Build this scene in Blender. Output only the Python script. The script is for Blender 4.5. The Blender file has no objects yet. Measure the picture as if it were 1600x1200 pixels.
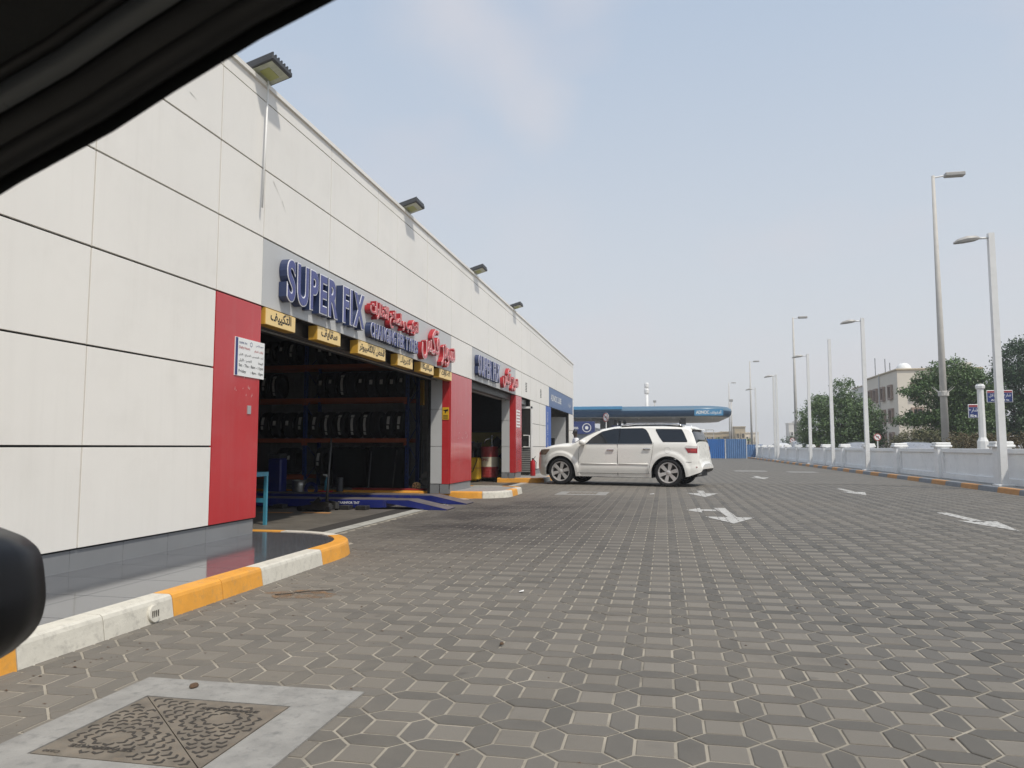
import bpy, math, random
from math import sin, cos, pi, radians as RAD
from mathutils import Vector, Matrix
C = bpy.context
SC = C.scene
COL = SC.collection
random.seed(7)

# ------------------------------------------------------------------ camera, sky, sun, exposure
cam = bpy.data.cameras.new("camera")
cam.sensor_width = 36
cam.lens = 1170 * 36 / 1600
cam.clip_start = 0.05
cam.clip_end = 3000
cam.dof.use_dof = True
cam.dof.focus_distance = 9.0
cam.dof.aperture_fstop = 11.0
camo = bpy.data.objects.new("camera", cam)
COL.objects.link(camo)
camo.location = (0, 0, 1.12)
camo.rotation_euler = (RAD(90 + 4.80), 0, RAD(11.45))
SC.camera = camo

SUN_EL, SUN_AZ = 57.0, 131.0          # azimuth clockwise from +Y
W = bpy.data.worlds.new("World")
SC.world = W
W.use_nodes = True
wn = W.node_tree.nodes
wl = W.node_tree.links
wn.clear()
def wnode(t, **k):
    n = wn.new(t)
    for a, b in k.items():
        setattr(n, a, b)
    return n
wout = wnode('ShaderNodeOutputWorld')
wbg = wnode('ShaderNodeBackground')
sky = wnode('ShaderNodeTexSky', sky_type='NISHITA', sun_disc=False, sun_elevation=RAD(SUN_EL), sun_rotation=RAD(SUN_AZ),
            air_density=1.0, dust_density=4.0, ozone_density=2.0, altitude=0)
# hazy air: the clear sky is veiled by pale dust, thickest at the horizon; faint clouds
tc = wnode('ShaderNodeTexCoord')
sep = wnode('ShaderNodeSeparateXYZ')
wl.new(tc.outputs['Generated'], sep.inputs[0])
mr = wnode('ShaderNodeMapRange')
mr.inputs['From Min'].default_value = 0.0
mr.inputs['From Max'].default_value = 0.62
mr.inputs['To Min'].default_value = 0.95
mr.inputs['To Max'].default_value = 0.72
wl.new(sep.outputs[2], mr.inputs['Value'])
mixs = wnode('ShaderNodeMix', data_type='RGBA')
wl.new(mr.outputs[0], mixs.inputs[0])
wl.new(sky.outputs[0], mixs.inputs[6])
rampc = wnode('ShaderNodeValToRGB')
rampc.color_ramp.elements[0].position = 0.02
rampc.color_ramp.elements[0].color = (.640, .645, .655, 1)
rampc.color_ramp.elements[1].position = 0.60
rampc.color_ramp.elements[1].color = (.470, .575, .720, 1)
el = rampc.color_ramp.elements.new(0.26)
el.color = (.575, .622, .682, 1)
wl.new(sep.outputs[2], rampc.inputs[0])
vm = wnode('ShaderNodeVectorMath', operation='SCALE')
vm.inputs['Scale'].default_value = 11.2
wl.new(rampc.outputs[0], vm.inputs[0])
wl.new(vm.outputs[0], mixs.inputs[7])
mapn = wnode('ShaderNodeMapping')
mapn.inputs['Scale'].default_value = (2.2, 2.2, 4.2)
mapn.inputs['Location'].default_value = (0.35, 0.2, 0.3)
wl.new(tc.outputs['Generated'], mapn.inputs[0])
nz = wnode('ShaderNodeTexNoise')
nz.inputs['Scale'].default_value = 1.6
nz.inputs['Detail'].default_value = 3
nz.inputs['Roughness'].default_value = 0.45
wl.new(mapn.outputs[0], nz.inputs['Vector'])
cr = wnode('ShaderNodeMapRange')
cr.inputs['From Min'].default_value = 0.5
cr.inputs['From Max'].default_value = 0.78
cr.inputs['To Max'].default_value = 0.45
wl.new(nz.outputs[0], cr.inputs['Value'])
mixc = wnode('ShaderNodeMix', data_type='RGBA')
wl.new(cr.outputs[0], mixc.inputs[0])
wl.new(mixs.outputs[2], mixc.inputs[6])
mixc.inputs[7].default_value = (6.9, 6.4, 6.7, 1)
last = mixc.outputs[2]
warp = wnode('ShaderNodeTexNoise')
warp.inputs['Scale'].default_value = 5.0
warp.inputs['Detail'].default_value = 4
warp.inputs['Roughness'].default_value = .6
wl.new(tc.outputs['Generated'], warp.inputs['Vector'])
wv = wnode('ShaderNodeVectorMath', operation='SCALE')
wv.inputs['Scale'].default_value = .12
wl.new(warp.outputs['Color'], wv.inputs[0])
wa = wnode('ShaderNodeVectorMath', operation='ADD')
wl.new(tc.outputs['Generated'], wa.inputs[0])
wl.new(wv.outputs[0], wa.inputs[1])
for cdir, rad, amt in (((-.235, .828, .508), .11, .6), ((-.19, .865, .463), .07, .35), ((-.156, .89, .425), .07, .45), ((-.16, .95, .28), .11, .22), ((-.09, .83, .55), .07, .3)):
    dn = wnode('ShaderNodeVectorMath', operation='DISTANCE')
    wl.new(wa.outputs[0], dn.inputs[0])
    dn.inputs[1].default_value = (cdir[0] + .06, cdir[1] + .06, cdir[2] + .06)
    dm = wnode('ShaderNodeMapRange', interpolation_type='SMOOTHSTEP')
    dm.inputs['From Min'].default_value = rad
    dm.inputs['From Max'].default_value = 0
    dm.inputs['To Min'].default_value = 0
    dm.inputs['To Max'].default_value = amt
    wl.new(dn.outputs['Value'], dm.inputs['Value'])
    mx = wnode('ShaderNodeMix', data_type='RGBA')
    wl.new(dm.outputs[0], mx.inputs[0])
    wl.new(last, mx.inputs[6])
    mx.inputs[7].default_value = (6.7, 6.55, 6.9, 1)
    last = mx.outputs[2]
wl.new(last, wbg.inputs[0])
wbg.inputs[1].default_value = 0.105
wl.new(wbg.outputs[0], wout.inputs[0])

sunl = bpy.data.lights.new("sun", 'SUN')
sunl.energy = 3.15
sunl.angle = RAD(2.0)
sunl.color = (1.0, 0.945, 0.855)
suno = bpy.data.objects.new("sun", sunl)
COL.objects.link(suno)
sd = Vector((cos(RAD(SUN_EL)) * sin(RAD(SUN_AZ)), cos(RAD(SUN_EL)) * cos(RAD(SUN_AZ)), sin(RAD(SUN_EL))))
suno.location = (30, -25, 60)
suno.rotation_euler = sd.to_track_quat('Z', 'Y').to_euler()
SC.view_settings.view_transform = 'Standard'
SC.view_settings.look = 'None'
SC.view_settings.exposure = 0.0
SC.view_settings.gamma = 1.0
SC.view_settings.use_curve_mapping = False
SC.render.engine = 'CYCLES'
SC.cycles.max_bounces = 7
SC.cycles.use_denoising = True

# ------------------------------------------------------------------ materials
class NT:
    def __init__(s, name):
        s.m = bpy.data.materials.new(name)
        s.m.use_nodes = True
        s.t = s.m.node_tree
        s.p = s.t.nodes['Principled BSDF']
    def n(s, t, **k):
        x = s.t.nodes.new(t)
        for a, b in k.items():
            setattr(x, a, b)
        return x
    def l(s, a, b):
        s.t.links.new(a, b)
    def val(s, sock, v):
        if isinstance(v, bpy.types.NodeSocket):
            s.l(v, sock)
        else:
            sock.default_value = v
    def math(s, op, a, b=0.0, c=0.0, clamp=False):
        x = s.n('ShaderNodeMath', operation=op, use_clamp=clamp)
        s.val(x.inputs[0], a); s.val(x.inputs[1], b); s.val(x.inputs[2], c)
        return x.outputs[0]
    def noise(s, scale, detail=3, rough=.5, vec=None):
        x = s.n('ShaderNodeTexNoise')
        x.inputs['Scale'].default_value = scale
        x.inputs['Detail'].default_value = detail
        x.inputs['Roughness'].default_value = rough
        if vec is not None:
            s.l(vec, x.inputs['Vector'])
        return x.outputs[0]
    def rng(s, v, a, b, c=0., d=1.):
        x = s.n('ShaderNodeMapRange')
        s.val(x.inputs[0], v)
        for i, q in enumerate((a, b, c, d)):
            x.inputs[1 + i].default_value = q
        return x.outputs[0]
    def mix(s, f, a, b, mode='MIX'):
        x = s.n('ShaderNodeMix', data_type='RGBA', blend_type=mode)
        s.val(x.inputs[0], f); s.val(x.inputs[6], a); s.val(x.inputs[7], b)
        return x.outputs[2]
    def pos(s):
        return s.n('ShaderNodeNewGeometry').outputs['Position']
    def bump(s, h, dist=.002, st=1.0):
        x = s.n('ShaderNodeBump')
        x.inputs['Strength'].default_value = st
        x.inputs['Distance'].default_value = dist
        s.l(h, x.inputs['Height'])
        s.l(x.outputs[0], s.p.inputs['Normal'])

def c4(c, k=1.0):
    return (min(c[0] * k, 1), min(c[1] * k, 1), min(c[2] * k, 1), 1)

def mat(name, col, rough=.5, metal=0., var=.12, scale=3., bump=0., bscale=60., spec=None, coat=0., dirt=0., dirtcol=(.12, .10, .08), alpha=None, emit=None, isl=0., streak=0.):
    t = NT(name)
    P = t.pos()
    n1 = t.noise(scale, 4, .6, P)
    base = t.mix(t.rng(n1, .3, .7), c4(col, 1 - var), c4(col, 1 + var))
    if streak:
        mp = t.n('ShaderNodeMapping'); mp.inputs['Scale'].default_value = (7., 7., .35); t.l(P, mp.inputs[0])
        n3 = t.noise(1.0, 5, .65, mp.outputs[0])
        base = t.mix(t.rng(n3, .52, .80, 0, streak), base, c4(dirtcol))
    if isl:
        g = t.n('ShaderNodeNewGeometry')
        base = t.mix(t.rng(g.outputs['Random Per Island'], 0, 1), base, c4(col, 1 + isl))
    if dirt:
        n2 = t.noise(scale * 2.7, 6, .7, P)
        base = t.mix(t.rng(n2, .52, .75, 0, dirt), base, c4(dirtcol))
    t.l(base, t.p.inputs['Base Color'])
    r = t.rng(t.noise(scale * 4, 3, .6, P), .3, .7, max(rough * .85, 0), min(rough * 1.15, 1))
    t.l(r, t.p.inputs['Roughness'])
    t.p.inputs['Metallic'].default_value = metal
    if spec is not None:
        t.p.inputs['Specular IOR Level'].default_value = spec
    if coat:
        t.p.inputs['Coat Weight'].default_value = coat
        t.p.inputs['Coat Roughness'].default_value = .06
    if bump:
        t.bump(t.noise(bscale, 4, .6, P), bump)
    if emit:
        t.p.inputs['Emission Color'].default_value = c4(emit[0])
        t.p.inputs['Emission Strength'].default_value = emit[1]
    return t.m

# paving: squares with elongated hexagons between them (period PP)
PP, SQ, X0, Y0 = 0.265, 0.152, -0.0525, 2.9475
def paver_mat(name, joints, paint=False):
    t = NT(name)
    P = t.pos()
    s = t.n('ShaderNodeSeparateXYZ')
    t.l(P, s.inputs[0])
    u = t.math('DIVIDE', t.math('SUBTRACT', s.outputs[0], X0), PP)
    v = t.math('DIVIDE', t.math('SUBTRACT', s.outputs[1], Y0), PP)
    iu, iv = t.math('ROUND', u), t.math('ROUND', v)
    fu = t.math('SUBTRACT', u, iu)
    fv = t.math('SUBTRACT', v, iv)
    au, av = t.math('ABSOLUTE', fu), t.math('ABSOLUTE', fv)
    h = SQ / 2 / PP
    isq = t.math('LESS_THAN', t.math('MAXIMUM', au, av), h)
    horiz = t.math('GREATER_THAN', au, av)
    nsq = t.math('SUBTRACT', 1.0, isq)
    # identity of the stone
    ku = t.math('ADD', iu, t.math('MULTIPLY', t.math('MULTIPLY', nsq, horiz), t.math('MULTIPLY', t.math('SIGN', fu), .5)))
    kv = t.math('ADD', iv, t.math('MULTIPLY', t.math('MULTIPLY', nsq, t.math('SUBTRACT', 1.0, horiz)), t.math('MULTIPLY', t.math('SIGN', fv), .5)))
    cmb = t.n('ShaderNodeCombineXYZ')
    t.l(ku, cmb.inputs[0]); t.l(kv, cmb.inputs[1])
    wn_ = t.n('ShaderNodeTexWhiteNoise', noise_dimensions='3D')
    t.l(cmb.outputs[0], wn_.inputs[0])
    rnd = wn_.outputs[0]
    big = t.noise(.35, 4, .6, P)
    sq = t.mix(rnd, (.160, .145, .123, 1), (.220, .201, .172, 1))
    hx = t.mix(rnd, (.092, .088, .079, 1), (.140, .131, .117, 1))
    col = t.mix(isq, hx, sq)
    # dusty towards the kerb on the left, cleaner and cooler to the right
    dust = t.math('ADD', t.rng(s.outputs[0], -3.2, 1.5, .75, .06), t.rng(big, .4, .65, -.15, .3), clamp=True)
    dust = t.math('MULTIPLY', dust, t.rng(t.noise(5., 5, .65, P), .25, .6, .45, 1.0), clamp=True)
    col = t.mix(dust, col, (.205, .180, .145, 1))
    drip = t.noise(3.6, 2, .5, P)
    col = t.mix(t.rng(drip, .70, .76, 0, .55), col, (.045, .042, .040, 1))
    film = t.noise(.9, 5, .7, P)
    col = t.mix(t.rng(film, .55, .75, 0, .5), col, (.20, .178, .145, 1))
    st = t.noise(1.3, 6, .7, P)
    col = t.mix(t.rng(st, .56, .74, 0, .45), col, (.075, .068, .06, 1))
    if True:    # oily dark tracks before the first workshop door
        ox = t.math('MULTIPLY', t.rng(t.math('ABSOLUTE', t.math('SUBTRACT', s.outputs[0], -2.6)), .5, 3.0, 1, 0), t.rng(t.math('ABSOLUTE', t.math('SUBTRACT', s.outputs[1], 12.2)), 2.0, 6.5, 1, 0))
        col = t.mix(t.math('MULTIPLY', ox, t.rng(t.noise(1.1, 5, .65, P), .33, .58, .35, 1.0)), col, (.046, .038, .034, 1))
    fine = t.noise(240., 3, .7, P)
    col = t.mix(t.rng(fine, .35, .65, 0, .30), col, (.08, .075, .07, 1))
    col = t.mix(t.rng(fine, .62, .72, 0, .35), col, (.33, .31, .28, 1))
    if joints:
        w = .010 / PP
        d1 = t.math('MULTIPLY', isq, t.math('SUBTRACT', h, t.math('MAXIMUM', au, av)))
        dsq = t.math('ABSOLUTE', t.math('SUBTRACT', t.math('MAXIMUM', au, av), h))
        # squares' edges, but only beyond the diagonals: edge of the square
        je = t.math('LESS_THAN', dsq, w)
        dd = t.math('ABSOLUTE', t.math('SUBTRACT', au, av))
        jd = t.math('MULTIPLY', t.math('LESS_THAN', dd, w * 1.6), nsq)
        # hexagon long sides are the square edges; short sides are the diagonals
        j = t.math('MAXIMUM', je, jd)
        jc = (.10, .085, .07, 1) if paint else t.mix(dust, (.155, .142, .12, 1), (.145, .132, .11, 1))  # unpainted far joints: colour darkened to carry the gap shade of modelled pavers
        if paint:
            wh = t.mix(t.rng(t.noise(9., 5, .7, P), .45, .7, 0, .6), (.52, .51, .48, 1), (.24, .23, .215, 1))
            col = wh
            j = t.math('MULTIPLY', j, .75)
        col = t.mix(j, col, jc)
    t.l(col, t.p.inputs['Base Color'])
    t.p.inputs['Roughness'].default_value = .82
    t.p.inputs['Specular IOR Level'].default_value = .35
    t.bump(t.noise(180., 4, .7, P), .0016)
    return t.m

M = {}
M['paver'] = paver_mat('paver concrete', False)
M['paver_far'] = paver_mat('paving beyond', True)
M['paint_arrow'] = paver_mat('worn road paint', True, True)
M['sand'] = mat('joint sand', (.30, .268, .215), .95, var=.3, scale=2.2, bump=.002, bscale=250, dirt=.85, dirtcol=(.13, .115, .095))
M['ground'] = mat('dusty ground', (.20, .17, .135), .9, var=.2, scale=.6)
M['asphalt'] = mat('asphalt', (.055, .054, .052), .85, var=.2, scale=2, bump=.003, bscale=120)
M['panel'] = mat('white cladding', (.82, .79, .73), .38, var=.03, scale=.7, dirt=.10, dirtcol=(.45, .41, .35), streak=.11)
M['panel_grey'] = mat('grey cladding', (.52, .525, .52), .42, var=.03, scale=1.2, dirt=.12, dirtcol=(.3, .28, .26))
M['red'] = mat('red cladding', (.50, .036, .040), .22, var=.05, scale=1.5, dirt=.15, dirtcol=(.50, .16, .15), coat=.3, streak=.18)
M['blackjoint'] = mat('joint backing', (.012, .012, .013), .7)
M['plinth'] = mat('plinth tile', (.22, .225, .23), .35, var=.06, scale=2, dirt=.3, dirtcol=(.24, .23, .22))
M['tile'] = mat('polished grey tile', (.105, .108, .115), .10, var=.10, scale=4, dirt=.35, dirtcol=(.15, .145, .14), spec=.7)
M['grout'] = mat('grout', (.16, .155, .145), .8)
M['kerbw'] = mat('white kerb paint', (.60, .57, .49), .6, var=.07, scale=6, dirt=.75, dirtcol=(.33, .31, .27), bump=.003, bscale=35)
M['kerby'] = mat('yellow kerb paint', (.72, .33, .045), .55, var=.10, scale=5, dirt=.6, dirtcol=(.38, .23, .10), bump=.002, bscale=35)
M['kerbo'] = mat('faded orange kerb paint', (.50, .24, .075), .65, var=.12, scale=5, dirt=.5, dirtcol=(.36, .25, .15))
M['kerbg'] = mat('grey blue kerb paint', (.20, .215, .235), .65, var=.12, scale=5, dirt=.5, dirtcol=(.24, .23, .22))
M['concrete'] = mat('slab concrete', (.265, .255, .235), .85, var=.16, scale=7, dirt=.9, dirtcol=(.15, .148, .14), bump=.004, bscale=45)
M['stripw'] = mat('pale strip', (.40, .385, .34), .75, var=.15, scale=3, dirt=.6)
M['iron'] = mat('cast iron', (.165, .140, .108), .6, metal=.25, var=.3, scale=9, dirt=.6, dirtcol=(.24, .18, .12), bump=.002, bscale=150)
M['iron'].node_tree.nodes['Principled BSDF'].inputs['Metallic'].default_value = .1
M['irondark'] = mat('dark recess', (.040, .034, .028), .8)
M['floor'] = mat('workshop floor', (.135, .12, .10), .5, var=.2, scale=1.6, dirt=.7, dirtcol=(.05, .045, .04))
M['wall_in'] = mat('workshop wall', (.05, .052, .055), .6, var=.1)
M['tilewall'] = mat('dark wall tile', (.27, .27, .26), .35, var=.12, scale=2, dirt=.4)
M['greytile'] = mat('grey wall tile', (.30, .30, .29), .35, var=.06, scale=2)
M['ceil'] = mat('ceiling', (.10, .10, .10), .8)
M['orange'] = mat('orange beam', (.36, .085, .03), .5, var=.1, scale=3, dirt=.3)
M['bluerack'] = mat('blue upright', (.015, .045, .20), .5, var=.1, dirt=.3)
M['bluelift'] = mat('blue lift paint', (.014, .024, .17), .4, var=.12, scale=3, dirt=.45, dirtcol=(.08, .07, .07))
M['lifttop'] = mat('worn lift deck', (.125, .108, .108), .55, var=.2, scale=5, dirt=.6)
M['rubber'] = mat('tyre rubber', (.012, .012, .013), .75, var=.15, scale=12, bump=.002, bscale=90)
M['paper'] = mat('paper sticker', (.50, .50, .47), .7, var=.25, scale=60)
M['blackcloth'] = mat('black sheeting', (.005, .005, .006), .7, spec=.1)
M['steel'] = mat('galvanised steel', (.42, .42, .40), .38, metal=.8, var=.2, scale=20, dirt=.3)
M['darksteel'] = mat('dark steel', (.06, .058, .055), .45, metal=.6, var=.2, scale=10)
M['yellow'] = mat('yellow enamel', (.72, .42, .02), .4, var=.07, scale=4, dirt=.35, dirtcol=(.25, .16, .05))
M['drumred'] = mat('drum red', (.30, .03, .03), .45, var=.1, dirt=.4, dirtcol=(.14, .05, .04))
M['drumwhite'] = mat('drum white', (.60, .55, .42), .5, var=.1, dirt=.4, dirtcol=(.35, .25, .15))
M['signyel'] = mat('yellow sign', (.85, .62, .27), .45, var=.03)
M['signyeld'] = mat('yellow sign side', (.55, .31, .04), .5, var=.05)
M['black'] = mat('black lettering', (.012, .012, .014), .5)
M['white'] = mat('white lettering', (.80, .80, .78), .5, var=.02)
M['navyface'] = mat('letter face blue', (.040, .050, .215), .3, var=.04, coat=.3)
M['navyside'] = mat('letter side blue', (.030, .046, .115), .35, var=.05)
M['redface'] = mat('letter face red', (.56, .075, .085), .3, var=.04, coat=.3)
M['redside'] = mat('letter side red', (.40, .026, .034), .35, var=.05)
M['pinkrim'] = mat('letter rim', (.78, .62, .60), .4)
M['whiterim'] = mat('letter rim white', (.80, .80, .84), .4)
M['bluesign'] = mat('blue fascia', (.050, .115, .27), .35, var=.03)
M['bluebanner'] = mat('blue banner', (.03, .11, .42), .4, var=.05)
M['glassdark'] = mat('dark glass', (.02, .024, .028), .06, spec=.8)
M['suvglass'] = mat('tinted glass', (.010, .013, .018), .05, spec=.6, var=.02)
M['alu'] = mat('aluminium', (.55, .55, .54), .35, metal=.6, var=.05)
M['louver'] = mat('grey louvre', (.25, .25, .24), .5)
M['extred'] = mat('extinguisher red', (.40, .015, .02), .3, coat=.3)
M['suv'] = mat('pearl white paint', (.86, .845, .79), .30, var=.008, coat=.6, scale=2, spec=.5)
M['chrome'] = mat('chrome', (.62, .62, .62), .16, metal=1., var=.05)
M['rim'] = mat('wheel alloy', (.62, .60, .58), .30, metal=.35, var=.1, scale=12, dirt=.3, dirtcol=(.2, .18, .16))
M['plasticblack'] = mat('black plastic', (.010, .010, .011), .45, spec=.3)
M['mirrorcase'] = mat('mirror housing', (.006, .006, .007), .35, spec=.25)
M['lampred'] = mat('red lens', (.30, .012, .02), .12, coat=1.)
M['lampclear'] = mat('clear lens', (.62, .58, .55), .12, coat=1.)
M['headlens'] = mat('headlamp lens', (.30, .22, .16), .12, coat=1., var=.3, scale=15)
M['canopyblue'] = mat('canopy blue', (.018, .065, .135), .35, var=.03)
M['canopylight'] = mat('canopy top', (.085, .165, .24), .4, var=.03)
M['canopycyan'] = mat('canopy cyan', (.07, .26, .46), .4, var=.03)
M['canopyunder'] = mat('canopy soffit', (.80, .81, .80), .5, var=.03)
M['column'] = mat('station column', (.13, .14, .15), .5)
M['shopgrey'] = mat('shop wall', (.20, .22, .24), .5)
M['hoardblue'] = mat('hoarding blue', (.035, .15, .42), .5, var=.08, scale=1.5, dirt=.3, dirtcol=(.15, .22, .32))
M['hoardpale'] = mat('hoarding pale blue', (.10, .20, .38), .55, var=.1, scale=1.5, dirt=.4, dirtcol=(.22, .27, .33))
M['fence'] = mat('white fence concrete', (.84, .84, .825), .55, var=.05, scale=1.2, dirt=.25, dirtcol=(.36, .36, .35))
M['fencecap'] = mat('white cap', (.80, .80, .78), .55, var=.03)
M['polewhite'] = mat('white pole paint', (.74, .74, .72), .4, var=.04, dirt=.2, dirtcol=(.4, .38, .34))
M['poleconc'] = mat('concrete pole', (.50, .48, .44), .7, var=.08, scale=2)
M['lamphead'] = mat('lamp head', (.36, .35, .33), .45)
M['leafA'] = mat('grey green leaves', (.092, .140, .056), .6, var=.35, scale=1.1, isl=.5)
M['leafB'] = mat('green leaves', (.068, .115, .034), .6, var=.35, scale=.9, isl=.5)
M['leafC'] = mat('dark green leaves', (.038, .074, .030), .6, var=.35, scale=.9, isl=.4)
M['leafD'] = mat('olive shrub leaves', (.10, .098, .045), .7, var=.3, scale=1.5, isl=.4)
M['hedge'] = mat('dry hedge leaves', (.105, .082, .040), .75, var=.35, scale=1.2, isl=.4)
M['bark'] = mat('bark', (.10, .075, .05), .9, var=.2, scale=8)
M['bldg'] = mat('cream render', (.70, .64, .54), .8, var=.04, scale=.5)
M['bldgw'] = mat('pale render', (.66, .64, .59), .8, var=.04, scale=.5)
M['sand_bldg'] = mat('sand render', (.46, .38, .26), .8, var=.05, scale=.5)
M['windowframe'] = mat('brown window surround', (.30, .22, .17), .7)
M['windowdark'] = mat('window pane', (.05, .05, .05), .2)
M['signblue'] = mat('street sign blue', (.022, .040, .16), .4)
M['signred'] = mat('street sign red', (.30, .05, .06), .4)
M['signredface'] = mat('road sign red', (.42, .05, .05), .4)
M['cartrim'] = mat('door frame plastic', (.009, .010, .011), .5, var=.1, scale=10, spec=.3, bump=.0006, bscale=700)
M['headliner'] = mat('headliner cloth', (.022, .023, .024), .95, var=.2, scale=50, bump=.001, bscale=500)
M['rubberseal'] = mat('window seal', (.008, .008, .009), .6)
M['trimband'] = mat('gloss trim band', (.045, .05, .055), .3)
M['skin'] = mat('skin', (.035, .020, .014), .5)
M['shirt'] = mat('white shirt', (.70, .70, .72), .8)
M['trousers'] = mat('dark trousers', (.03, .03, .04), .8)
M['carwhite'] = mat('car white', (.6, .6, .6), .3, coat=.8)
M['carred'] = mat('car maroon', (.18, .03, .03), .3, coat=.8)
M['carsilver'] = mat('car silver', (.30, .31, .33), .3, coat=.8, metal=.3)
M['tealpaint'] = mat('light blue table paint', (.055, .26, .36), .5, dirt=.4)
M['led'] = mat('led lens', (.45, .47, .36), .3, var=.15, scale=12)
M['ledyel'] = mat('led chips', (.38, .40, .12), .4)
M['lampcase'] = mat('lamp housing', (.055, .057, .06), .5)
M['yellowwall'] = mat('yellow wall', (.50, .42, .10), .6)
M['debris'] = mat('brown debris', (.10, .06, .035), .9)
def spill_mat():
    t = NT('powder spill')
    P = t.pos()
    t.l(t.mix(t.rng(t.noise(14., 5, .7, P), .35, .65), (.30, .165, .07, 1), (.20, .145, .10, 1)), t.p.inputs['Base Color'])
    t.p.inputs['Roughness'].default_value = .95
    t.l(t.rng(t.noise(9., 6, .75, P), .42, .60, 0, .85), t.p.inputs['Alpha'])
    return t.m
M['spill'] = spill_mat()
M['scuff'] = mat('grey scuff', (.46, .45, .43), .6)
M['reddamage'] = mat('paint residue', (.62, .42, .40), .6)

# ------------------------------------------------------------------ mesh helpers
def setp(o, label=None, cat=None, group=None, kind=None):
    if label: o['label'] = label
    if cat: o['category'] = cat
    if group: o['group'] = group
    if kind: o['kind'] = kind
    return o

def thing(name, label, cat, loc=(0, 0, 0), group=None, rz=0):
    o = bpy.data.objects.new(name, None)
    o.empty_display_size = .2
    COL.objects.link(o)
    o.location = loc
    o.rotation_euler.z = rz
    return setp(o, label, cat, group)

def wloc(o):
    v = Vector((0, 0, 0))
    while o is not None:
        v += o.location
        o = o.parent
    return v

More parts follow.
